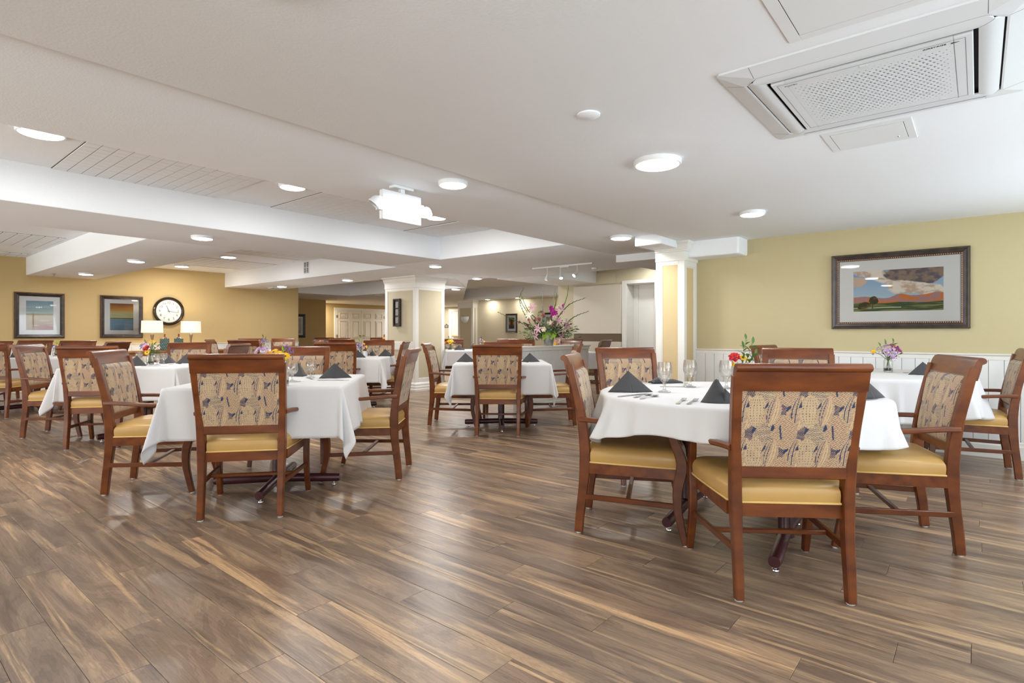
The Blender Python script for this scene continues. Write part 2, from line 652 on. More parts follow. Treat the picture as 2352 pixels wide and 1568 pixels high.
def plank_mb(mb, x0, x1, ya, yb):
    e = 0.0012
    vs = [(x0 + G, ya + G, -0.006), (x1 - G, ya + G, -0.006), (x1 - G, yb - G, -0.006), (x0 + G, yb - G, -0.006),
          (x0 + G, ya + G, -0.0008), (x1 - G, ya + G, -0.0008), (x1 - G, yb - G, -0.0008), (x0 + G, yb - G, -0.0008),
          (x0 + G + e, ya + G + e, 0), (x1 - G - e, ya + G + e, 0), (x1 - G - e, yb - G - e, 0), (x0 + G + e, yb - G - e, 0)]
    fs = [(0, 1, 5, 4), (1, 2, 6, 5), (2, 3, 7, 6), (3, 0, 4, 7), (4, 5, 9, 8), (5, 6, 10, 9), (6, 7, 11, 10), (7, 4, 8, 11), (8, 9, 10, 11)]
    mb.add(vs, fs)


def rnd_attr(me, vals):
    a = me.attributes.new('rnd', 'FLOAT', 'POINT')
    a.data.foreach_set('value', vals)


for (d, x0, x1, ya, yb, q) in planks[:290]:
    mb = MB()
    plank_mb(mb, x0, x1, ya, yb)
    me = bpy.data.meshes.new('floor_plank')
    me.from_pydata(mb.v, [], mb.f)
    me.materials.append(M['plank'])
    rnd_attr(me, [q] * len(me.vertices))
    link('floor_plank', me, floor)
mb = MB()
vals = []
for (d, x0, x1, ya, yb, q) in planks[290:]:
    plank_mb(mb, x0, x1, ya, yb)
    vals += [q] * 12
me = bpy.data.meshes.new('floor_planks_far')
me.from_pydata(mb.v, [], mb.f)
me.materials.append(M['plank'])
rnd_attr(me, vals)
o = link('far_planking', me, floor)
o['kind'] = 'stuff'

# ceiling
ceil = structure(MB().box(FX0 - .1, FX1, FY0 - .1, FY1, Z2, Z2 + .1).build('ceiling', M['ceiling']))


def soffit(poly, z):
    if len(poly) == 4 and not isinstance(poly[0], tuple):
        a, b, c, d = poly
        poly = [(a, c), (b, c), (b, d), (a, d)]
    mb = MB().prism(poly, z, Z2 + .02)
    bm = bmesh.new()
    me = mb.mesh('soffit', M['ceiling'])
    bm.from_mesh(me)
    eg = [e for e in bm.edges if all(abs(v.co.z - z) < 1e-5 for v in e.verts)]
    bmesh.ops.bevel(bm, geom=eg, offset=0.012, segments=3, profile=0.5, affect='EDGES')
    bm.to_mesh(me)
    bm.free()
    me.polygons.foreach_set('use_smooth', [True] * len(me.polygons))
    me.set_sharp_from_angle(angle=math.radians(50))
    return link('soffit', me, ceil)


SOFF = [((FX0, 6.7, FY0, 2.645), Z0), ((6.7, 8.5, 0.0, 2.645), Z1), ((FX0, 8.5, 2.645, 3.9), Z1),
        ((5.711, 8.5, 3.9, 7.36), Z1), ((FX0, 5.711, 6.13, 7.36), Z1), ((2.284, 3.362, 7.36, 13.75), Z1), ((5.9, 7.08, 7.36, 13.75), Z1),
        ((8.5, 10.6, 6.4, 7.45), Z1), ([(7.08, 7.36), (8.21, 7.36), (8.25, 8.02), (9.58, 9.36), (9.58, 9.37), (7.08, 9.2)], Z1),
        ([(9.58, 9.36), (13.1, 12.95), (13.1, 14.1), (9.58, 14.1)], Z1), ((7.08, 13.1, 14.1, 18.4), Z1), ((13.1, 18.0, 7.3, 18.4), Z1),
]
for p, z in SOFF:
    soffit(p, z)
# lower boxed beams near the column
b = structure(MB().box(5.731, 8.5, 2.645, 2.967, 2.073, Z1 + .02, .012).build('trim_1', M['ceiling']))
b = structure(MB().box(6.262, 6.70, 2.0, 2.645, 1.968, Z0 + .02, .02).build('trim_2', M['ceiling']))
b = structure(MB().box(6.967, 8.5, 2.967, 3.9, 2.087, Z1 + .02, .012).build('trim_3', M['ceiling']))

# tiled fields of the trays
TS = 0.1033
tile_me = MB().box(-TS / 2 + .0030, TS / 2 - .0030, -TS / 2 + .0018, TS / 2 - .0018, -0.006, 0.0).mesh('ceiling_tile', M['tile'])
count = 0
fields = [(1.185, 13, 3.95, 6.13), (3.13, 12, 3.95, 6.13), (5.03, 6, 3.95, 6.13)]
backing = MB()
rest = MB()
for fx, n, ya, yb in fields:
    backing.box(fx - .004, fx + n * TS + .004, ya, yb, Z2 - .003, Z2 + .01)
    rows = int((yb - ya) / TS)
    for j in range(rows):
        for i in range(n):
            x, y = fx + (i + .5) * TS, yb - (j + .5) * TS
            if y > 5.02 and count < 296:
                o = link('ceiling_tile', tile_me, ceil, (x, y, Z2 - .001 + random.uniform(-.0006, .0004)))
                count += 1
            else:
                rest.box(x - TS / 2 + .0030, x + TS / 2 - .0030, y - TS / 2 + .0018, y + TS / 2 - .0018, Z2 - .013, Z2 - .001)
for x0, x1, ya, yb in [(3.45, 5.82, 7.9, 10.05), (3.45, 5.82, 11.15, 12.5), (-3.0, 2.2, 7.9, 9.55), (-3.0, 2.2, 10.5, 12.1), (-3.0, 2.2, 13.1, 13.7),
                       (7.2, 9.4, 9.6, 11.3), (8.6, 12.9, 7.6, 9.2), (7.2, 9.4, 12.2, 13.6)]:
    backing.box(x0, x1, ya, yb, Z2 - .003, Z2 + .01)
    ny = 0.30
    x = x0
    while x < x1 - .02:
        y = ya
        while y < yb - .02:
            rest.box(x + .006, min(x + .155, x1) - .006, y + .002, min(y + ny / 2, yb) - .002, Z2 - .011, Z2 - .001)
            y += ny / 2
        x += .155
backing.build('tile_backing', M['tile_gap'], ceil)
o = rest.build('small_tiling', M['tile'], ceil)
o['kind'] = 'stuff'
# thin batten in the far tray and diffuser grille
MB().box(3.5, 5.7, 12.52, 12.56, Z2 - .02, Z2, .004).build('batten', M['white'], ceil)
MB().box(3.5, 5.7, 10.07, 10.11, Z2 - .02, Z2, .004).build('batten', M['white'], ceil)


# walls -------------------------------------------------------------
def wall(name, x0, x1, y0, y1, z0=0.0, z1=2.53, m='ochre'):
    return structure(MB().box(x0, x1, y0, y1, z0, z1).build(name, M[m]))


wr = wall('wall_right', 6.555, 6.70, FY0, 2.60, m='khaki')
wf = wall('wall_far_left', FX0, 7.77, 13.75, 13.9)
wall('wall_far_return', 7.62, 7.77, 13.9, 16.46)
wall('wall_far_nook', 7.62, 10.27, 16.46, 16.6)
wall('wall_far_nook_return', 10.13, 10.27, 16.6, 18.1)
wd = wall('wall_far_doors', 10.13, 18.0, 18.1, 18.25)
wl = wall('wall_far_right', 10.6, 10.75, 0.0, 5.02, m='cream')
wall('wall_far_right_upper', 10.6, 10.75, 5.02, 5.69, 2.14, 2.53, m='cream')
wall('wall_far_right_middle', 10.6, 10.75, 5.69, 7.42, m='cream')
wall('wall_lobby_return', 10.65, 13.7, 7.32, 7.42, m='cream')
wp = wall('wall_lobby', 13.6, 13.75, 7.42, 13.46, m='cream')
wall('wall_corridor', 16.3, 16.45, 12.0, 18.1, m='cream')
wall('wall_corridor_side', 13.75, 16.3, 11.9, 12.0, m='cream')
wall('wall_lobby_near', 6.70, 10.75, -0.1, 0.0, m='cream')


def windowed(name, axis, pos, a0, a1, wins, idx):
    """a wall with window openings; frames, sills and mullions are parts of window_<n>"""
    mb = MB()

    def seg(u0, u1, z0, z1):
        if axis == 'y':
            mb.box(u0, u1, pos - .12, pos, z0, z1)
        else:
            mb.box(pos - .12, pos, u0, u1, z0, z1)
    seg(a0, a1, 0, WZ0)
    seg(a0, a1, WZ1, 2.53)
    prev = a0
    for (u0, u1) in wins:
        seg(prev, u0, WZ0, WZ1)
        prev = u1
    seg(prev, a1, WZ0, WZ1)
    w = structure(mb.build(name, M['khaki']))
    for k, (u0, u1) in enumerate(wins):
        fr = MB()
        for (p0, p1, z0, z1) in [(u0, u0 + .05, WZ0, WZ1), (u1 - .05, u1, WZ0, WZ1), (u0, u1, WZ0, WZ0 + .05), (u0, u1, WZ1 - .05, WZ1),
                                 ((u0 + u1) / 2 - .02, (u0 + u1) / 2 + .02, WZ0, WZ1)]:
            if axis == 'y':
                fr.box(p0, p1, pos - .10, pos - .05, z0, z1, .004)
            else:
                fr.box(pos - .10, pos - .05, p0, p1, z0, z1, .004)
        structure(fr.build('window_%d' % (idx + k), M['white']))
    return w


windowed('wall_back', 'y', FY0, FX0, 6.7, WINDOWS_BACK, 1)
windowed('wall_left', 'x', FX0, FY0, 13.75, WINDOWS_LEFT, 5)
structure(MB().box(-40, 40, -40, 40, -0.4, -0.13).build('ground', M['exterior']))


# wainscot with beadboard on the right wall, rail and base
def wainscot(side, wallobj, axis, pos, sgn, a0, a1, ztop, board=0.105):
    """boards as parts of the wall"""
    n = max(1, int(round((a1 - a0) / board)))
    w = (a1 - a0) / n
    for i in range(n):
        u0, u1 = a0 + i * w + .0015, a0 + (i + 1) * w - .0015
        mb = MB()
        t0, t1 = (pos, pos + sgn * .012)
        lo, hi = min(t0, t1), max(t0, t1)
        if axis == 'x':
            mb.box(lo, hi, u0, u1, .14, ztop - .05, .003)
        else:
            mb.box(u0, u1, lo, hi, .14, ztop - .05, .003)
        mb.build('beadboard_panel', M['bead'], wallobj)
    for nm, prof in (('trim_rail', [(0, ztop - .055), (.016, ztop - .055), (.018, ztop - .02), (.03, ztop - .012), (.032, ztop), (0, ztop)]),
                     ('baseboard', [(0, 0), (.022, 0), (.022, .11), (.016, .125), (.016, .145), (.012, .155), (0, .155)])):
        mb = MB()
        pts = prof
        n_ = len(pts)
        vs = []
        for u in (a0, a1):
            for (t, z) in pts:
                q = pos + sgn * t
                vs.append((q, u, z) if axis == 'x' else (u, q, z))
        fs = [tuple(range(n_)), tuple(range(2 * n_ - 1, n_ - 1, -1))] + [(i, (i + 1) % n_, n_ + (i + 1) % n_, n_ + i) for i in range(n_)]
        mb.add(vs, fs)
        nme = 'baseboard_' + side if nm == 'baseboard' else 'trim_rail_' + side
        structure(mb.build(nme, M['white']))


wainscot('right', wr, 'x', 6.555, -1, FY0, 2.58, .918)
wainscot('far_left', wf, 'y', 13.75, -1, FX0, 7.77, .875, .21)
wainscot('far_doors', wd, 'y', 18.1, -1, 10.27, 12.5, .86, .5)


# columns ------------------------------------------------------------
def column(idx, x0, x1, y0, y1, ztop, insets, m_in, crown_out=.075, base=True):
    """insets: {'x': [(z0,z1)], 'y': [...]} recessed painted panels framed by flat trim on the faces x=x0 and y=y0"""
    root = structure(empty('trim_column_%d' % idx, (0, 0, 0)))
    core = MB().box(x0 + .012, x1, y0 + .012, y1, 0, ztop).build('column_core', M[m_in], root)
    tr = MB()
    s = .07
    for ax in ('x', 'y'):
        a0, a1 = (y0, y1) if ax == 'x' else (x0 + .0301, x1)
        sw = min(s, (y1 - y0 if ax == 'x' else x1 - x0) * .28)

        def fb(u0, u1, z0, z1):
            if ax == 'x':
                tr.box(x0, x0 + .03, u0, u1, z0, z1, .003)
            else:
                tr.box(u0, u1, y0, y0 + .03, z0, z1, .003)
        if ax == 'y':
            sw -= .0301
        fb(a0, a0 + sw, 0, ztop)
        sw2 = sw + (.0301 if ax == 'y' else 0)
        fb(a1 - sw2, a1, 0, ztop)
        zs = [0.0] + [z for p in insets[ax] for z in p] + [ztop]
        for k in range(0, len(zs), 2):
            fb(a0 + sw, a1 - sw2, zs[k], zs[k + 1])
        for (za, zb) in insets[ax]:
            for (q0, q1, w0, w1) in ((a0 + sw, a0 + sw + .012, za, zb), (a1 - sw2 - .012, a1 - sw2, za, zb), (a0 + sw + .012, a1 - sw2 - .012, za, za + .012), (a0 + sw + .012, a1 - sw2 - .012, zb - .012, zb)):
                if ax == 'x':
                    tr.box(x0 + .006, x0 + .03, q0, q1, w0, w1)
                else:
                    tr.box(q0, q1, y0 + .006, y0 + .03, w0, w1)
    tr.build('flat_trim', M['white'], root)
    # crown: stacked steps
    cr = MB()
    c = crown_out
    steps = [(.012, ztop - .215, ztop - .115), (.022, ztop - .115, ztop - .10), (.034, ztop - .10, ztop - .085), (.05, ztop - .085, ztop - .05),
             (.062, ztop - .05, ztop - .025), (c, ztop - .025, ztop)]
    prof = [(.0, ztop - .215), (.014, ztop - .215), (.014, ztop - .115), (.026, ztop - .11), (.026, ztop - .095), (.036, ztop - .09), (.048, ztop - .07), (.058, ztop - .035), (c, ztop - .02), (c, ztop)]
    ring = []
    for (t, z) in prof:
        ring.append([(x0 - t, y0 - t, z), (x1 + t * 0, y0 - t, z), (x1, y1 + t * 0, z), (x0 - t, y1 + t * 0, z)])
    vs = [p for r in ring for p in r]
    fs = []
    for i in range(len(ring) - 1):
        for j in range(4):
            k = (j + 1) % 4
            fs.append((i * 4 + j, i * 4 + k, (i + 1) * 4 + k, (i + 1) * 4 + j))
    fs += [(3, 2, 1, 0), tuple(4 * (len(ring) - 1) + j for j in range(4))]
    cr.add(vs, fs).build('crown_molding', M['white'], root)
    if base:
        bs = MB()
        prof = [(.05, 0), (.05, .035), (.044, .045), (.04, .05), (.04, .085), (.034, .095), (.028, .10), (.028, .135), (.018, .15), (.0, .165)]
        ring = [[(x0 - t, y0 - t, z), (x1, y0 - t, z), (x1, y1, z), (x0 - t, y1, z)] for (t, z) in prof]
        vs = [p for r in ring for p in r]
        fs = []
        for i in range(len(ring) - 1):
            for j in range(4):
                k = (j + 1) % 4
                fs.append((i * 4 + j, i * 4 + k, (i + 1) * 4 + k, (i + 1) * 4 + j))
        fs += [(3, 2, 1, 0), tuple(4 * (len(ring) - 1) + j for j in range(4))]
        bs.add(vs, fs).build('base_molding', M['white'], root)
    return root


column(1, 6.187, 6.555, 2.58, 2.93, Z0, {'x': [(.20, 1.90)], 'y': [(.20, 1.87)]}, 'peach')
column(2, 7.0, 7.75, 8.18, 9.10, Z1, {'x': [(.22, .78), (.93, 1.93)], 'y': [(.24, 1.94)]}, 'cream', .10)
column(3, 13.38, 13.6, 12.78, 13.47, Z1, {'x': [(.22, 1.95)], 'y': [(.22, 1.95)]}, 'cream', .06)

# half wall
hw = structure(empty('wall_half_height', (0, 0, 0)))
MB().box(6.12, 7.89, 4.93, 5.06, 0, .885).build('half_wall_core', M['bead'], hw)
n = 17
for i in range(n):
    w = (7.89 - 6.12) / n
    MB().box(6.12 + i * w + .0012, 6.12 + (i + 1) * w - .0012, 4.918, 4.932, .15, .85, .003).build('beadboard_panel', M['bead'], hw)
MB().box(6.09, 7.93, 4.90, 5.09, .885, .912, .006).build('cap', M['white'], hw)
MB().box(6.11, 7.90, 4.905, 4.93, .845, .886, .005).build('cap_molding', M['white'], hw)
bb = MB()
for t, z0_, z1_ in ((.055, 0, .04), (.045, .04, .085), (.03, .085, .13), (.018, .13, .155)):
    bb.box(6.11, 7.90, 4.93 - t, 4.94, z0_, z1_, .006)
bb.build('base_molding', M['white'], hw)


# ------------------------------------------------------------------ doors
def panel_door(parent, name, x0, x1, y, z0, z1, m, cols=2, rows=((.22, .62), (.72, .90)), leaf_t=.035, sgn=-1, axis='y'):
    """six-panel style leaf in the plane y=const (axis 'y') or x=const"""
    w, h = x1 - x0, z1 - z0
    L = MB()

    def bx(mb, u0, u1, t0, t1, za, zb, bev=.003):
        a, b = sorted((y + sgn * t0, y + sgn * t1))
        if axis == 'y':
            mb.box(u0, u1, a, b, za, zb, bev)
        else:
            mb.box(a, b, u0, u1, za, zb, bev)
    bx(L, x0, x1, 0, leaf_t, z0, z1)
    leaf = L.build(name, M[m], parent)
    for ci in range(cols):
        cw = w / cols
        u0, u1 = x0 + ci * cw + cw * .2, x0 + (ci + 1) * cw - cw * .2
        for (ra, rb) in rows:
            mb = MB()
            za, zb = z0 + h * ra, z0 + h * rb
            # moulded ring and raised field
            for (q0, q1, w0, w1) in ((u0, u0 + .02, za, zb), (u1 - .02, u1, za, zb), (u0, u1, za, za + .02), (u0, u1, zb - .02, zb)):
                bx(mb, q0, q1, leaf_t, leaf_t + .022, w0, w1, .006)
            bx(mb, u0 + .05, u1 - .05, leaf_t, leaf_t + .018, za + .05, zb - .05, .004)
            mb.build('door_panel', M[m], leaf)
    return leaf


# double doors in the far door wall
d1 = structure(empty('door_1', (0, 0, 0)))
dx0, dx1 = 11.72, 13.86
fr = MB()
fr.box(dx0 - .09, dx0, 18.07, 18.12, 0, 1.95, .006)
fr.box(dx1, dx1 + .09, 18.07, 18.12, 0, 1.95, .006)
fr.box(dx0 - .09, dx1 + .09, 18.07, 18.12, 1.95, 2.04, .006)
fr.build('door_casing', M['white'], d1)
mid = (dx0 + dx1) / 2
la = panel_door(d1, 'door_leaf', dx0, mid - .004, 18.10, .01, 1.95, 'door', rows=((.06, .40), (.46, .80), (.85, .95)))
lb = panel_door(d1, 'door_leaf', mid + .004, dx1, 18.10, .01, 1.95, 'door', rows=((.06, .40), (.46, .80), (.85, .95)))
for lf, px in ((la, mid - .08), (lb, mid + .08)):
    MB().lathe([(.0, 0), (.03, 0), (.012, .012), (.012, .03), (.028, .045), (.024, .065), (.0, .07)], 12,
               Matrix.Translation((px, 18.065, 1.0)) @ Matrix.Rotation(PI / 2, 4, 'X')).build('door_knob', M['handle'], lf, True)
for zz in (1.72, .25, 1.0):
    for px in (dx0 + .005, dx1 - .005):
        MB().box(px - .018, px + .018, 18.05, 18.07, zz - .05, zz + .05, .003).build('hinge', M['handle'], d1)

# white door in the corridor wall, with a push bar
d2 = structure(empty('door_2', (0, 0, 0)))
cy0, cy1 = 15.72, 16.72
MB().box(16.24, 16.3, cy0 - .1, cy0, 0, 2.0, .006).build('door_casing', M['white'], d2)
MB().box(16.24, 16.3, cy1, cy1 + .18, 0, 2.0, .006).build('door_casing', M['white'], d2)
MB().box(16.24, 16.3, cy0 - .1, cy1 + .18, 2.0, 2.10, .006).build('door_casing', M['white'], d2)
lf = MB().box(16.26, 16.3, cy0, cy1, .01, 2.0, .003).build('door_leaf', M['white'], d2)
MB().tube([(16.20, cy0 + .08, .98), (16.20, cy1 - .08, .98)], .03, 10).build('push_bar', M['oakbar'], lf, True)

# lift alcove on the far right wall: sliding white panel, doorway with recessed white door
d3 = structure(empty('door_3', (0, 0, 0)))
MB().box(10.56, 10.62, 5.66, 5.77, 0, 2.20, .006).build('door_casing', M['white'], d3)
MB().box(10.56, 10.62, 4.93, 5.03, 0, 2.20, .006).build('door_casing', M['white'], d3)
MB().box(10.56, 10.62, 5.03, 5.66, 2.13, 2.20, .006).build('door_casing', M['white'], d3)
MB().box(10.62, 10.95, 5.66, 5.70, 0, 2.14, .003).build('door_jamb', M['white'], d3)
MB().box(10.62, 10.95, 5.0, 5.04, 0, 2.14, .003).build('door_jamb', M['white'], d3)
MB().box(10.62, 10.95, 5.04, 5.66, 2.12, 2.15, .003).build('door_jamb', M['white'], d3)
MB().box(10.90, 10.95, 5.03, 5.67, .01, 2.12, .003).build('door_leaf', M['white'], d3)
MB().box(10.87, 10.905, 5.55, 5.66, .01, 2.12, .003).build('door_stop', M['white'], d3)
d4 = structure(empty('door_4', (0, 0, 0)))
pan = MB().box(10.53, 10.60, 5.775, 6.96, 1.09, 2.13, .004).build('door_leaf', M['liftp'], d4)
MB().box(10.545, 10.60, 5.775, 6.96, .92, 1.09, .003).build('kick_band', M['brownband'], d4)
MB().box(10.53, 10.60, 5.775, 6.96, .04, .92, .004).build('door_leaf', M['liftp'], d4)
MB().box(10.56, 10.60, 5.73, 7.0, 0, .04, .003).build('door_track', M['black'], d4)
MB().box(10.58, 10.60, 5.92, 7.0, 2.16, 2.40, .004).build('transom_panel', M['cream'], d4)
structure(MB().box(10.55, 10.6, 4.0, 4.93, 0, .155, .006).build('baseboard_far_right', M['white']))


# ------------------------------------------------------------------ the leaf-pattern weave
def fabric_colors(x, z, seed=3):
    """x, z in metres on the panel; overlapping feather-like leaves on navy"""
    PX, PZ = 0.205, 0.182
    navy = lin((46, 56, 84))
    beige = lin((196, 172, 136))
    tan = lin((160, 130, 102))
    rust = lin((160, 92, 62))
    out = np.tile(navy, (len(x), 1)).astype(float)
    # small loose dots on the navy ground
    g = np.sin(x * 2 * PI / .0085 + 1.3 * np.sin(z * 90)) * np.sin(z * 2 * PI / .0085)
    out[g > 0.15] = tan
    leaves = [(0.02, 0.00, .112, .152, 0.10, 0), (0.103, 0.085, .100, .150, -0.08, 1), (0.155, 0.005, .108, .15, 0.14, 2),
              (0.060, 0.092, .096, .142, 0.02, 3), (0.205, 0.092, .07, .13, -0.2, 1)]
    for (lx, lz, w, h, tilt, style) in leaves:
        for ox in (-1, 0, 1):
            for oz in (-1, 0, 1):
                px = np.mod(x, PX) - lx - ox * PX
                pz = np.mod(z, PZ) - lz - oz * PZ
                ca, sa = math.cos(tilt), math.sin(tilt)
                u, v = px * ca - pz * sa, px * sa + pz * ca
                t = v / (h / 2)
                inside0 = np.abs(t) < 1
                wid = (w / 2) * np.power(np.clip(np.cos(t * PI / 2), 0, 1), .62) + 1e-6
                r = np.abs(u) / wid
                m = inside0 & (r < 0.97)
                if not m.any():
                    continue
                if style == 0:      # scaly feather
                    q = np.sin((v - 0.35 * np.abs(u)) * 2 * PI / .0078) * np.sin(u * 2 * PI / .0088)
                    c = np.where((q > .12)[:, None], navy * .85 + tan * .15, beige)
                    c = np.where((q < -.62)[:, None], tan, c)
                elif style == 1:    # contour lines with rust dots
                    q = np.sin(r * 2 * PI * 3.2)
                    q2 = np.sin(v * 2 * PI / .0066)
                    c = np.where(((q > .15) & (q2 > -.2))[:, None], rust * .45 + navy * .3 + beige * .25, beige * .93 + tan * .07)
                    c = np.where(((q < -.55) & (u > 0) & (r < .75))[:, None], navy, c)
                elif style == 2:
                    q = np.sin((u + .3 * v) * 2 * PI / .0105) * np.sin(v * 2 * PI / .0072)
                    c = np.where((q > .15)[:, None], rust * .5 + navy * .5, beige * .9 + tan * .1)
                    c = np.where(((np.abs(u - .014) < .0035) & (np.abs(t) < .4))[:, None], navy, c)
                else:               # fan of long curved veins
                    q = np.sin((u / wid) * 2 * PI * 3.6 + 1.0)
                    c = np.where(((q > .75) & (np.sin(v * 2 * PI / .011) > -.3))[:, None], navy * .8 + tan * .2, beige * .85 + tan * .15)
                    q3 = np.sin(v * 2 * PI / .006)
                    c = np.where(((q < -.75) & (q3 > 0))[:, None], tan, c)
                rim = inside0 & (r > .80) & (r < .97)
                out[m] = c[m]
                q4 = np.sin(np.arctan2(v, u) * 46)
                cres = inside0 & (r > .62) & (r < .99) & (u > 0) & (t > -.05 + .1 * style) & (t < .62) & (r > .80 + .9 * np.abs(t - .3) - .12)
                out[rim] = np.where((q4[rim] > .1)[:, None], beige, tan * .75 + navy * .25)
                out[cres] = navy * .9
    n = fbm(x * 900, z * 900, 9, 2)[:, None]
    out = out * (0.86 + 0.28 * n)
    return np.clip(out, 0, 1)


def panel_mesh(w0, w1, h, front, nx=200, nz=176):
    """upholstered panel in local (x, depth, z); w0 at the bottom, w1 at the top"""
    s = np.linspace(0, 1, nx)
    t = np.linspace(0, 1, nz)
    S, T = np.meshgrid(s, t)
    W = w0 + (w1 - w0) * T
    X = (S - .5) * W
    Zc = T * h
    ex = np.minimum(S, 1 - S) * W
    ez = np.minimum(T, 1 - T) * h
    e = np.minimum(ex, ez)
    if front:
        Y = 0.028 * (1 - np.exp(-ex / .012)) * (1 - np.exp(-ez / .012)) + .010 * np.sin(S * PI) * np.sin(T * PI)
    else:
        Y = -0.004 * np.sin(S * PI) * np.sin(T * PI)
    vs = np.stack([X.ravel(), Y.ravel(), Zc.ravel()], 1)
    idx = np.arange(nx * nz).reshape(nz, nx)
    f = np.stack([idx[:-1, :-1].ravel(), idx[:-1, 1:].ravel(), idx[1:, 1:].ravel(), idx[1:, :-1].ravel()], 1)
    if front:
        f = f[:, ::-1]
    me = bpy.data.meshes.new('back_panel')
    me.from_pydata(vs.tolist(), [], f.tolist())
    me.materials.append(M['fabric'])
    xx = X.ravel() * (-1 if not front else 1) + .31
    set_colors(me, fabric_colors(xx, Zc.ravel() + .03))
    me.polygons.foreach_set('use_smooth', [True] * len(me.polygons))
    return me


# ------------------------------------------------------------------ the armchair
def lerp_path(path, n):
    """Catmull-Rom through path points"""
    P = [Vector(p) for p in path]
    P = [P[0] * 2 - P[1]] + P + [P[-1] * 2 - P[-2]]
    out = []
    seg = len(P) - 3
    for i in range(seg):
        for k in range(n):
            t = k / n
            a, b, c, d = P[i:i + 4]
            out.append(0.5 * ((2 * b) + (-a + c) * t + (2 * a - 5 * b + 4 * c - d) * t * t + (-a + 3 * b - 3 * c + d) * t ** 3))
    out.append(P[-2])
    return out


def lerp_vals(vals, n):
    out = []
    for i in range(len(vals) - 1):
        for k in range(n):
            out.append(vals[i] + (vals[i + 1] - vals[i]) * k / n)
    out.append(vals[-1])
    return out


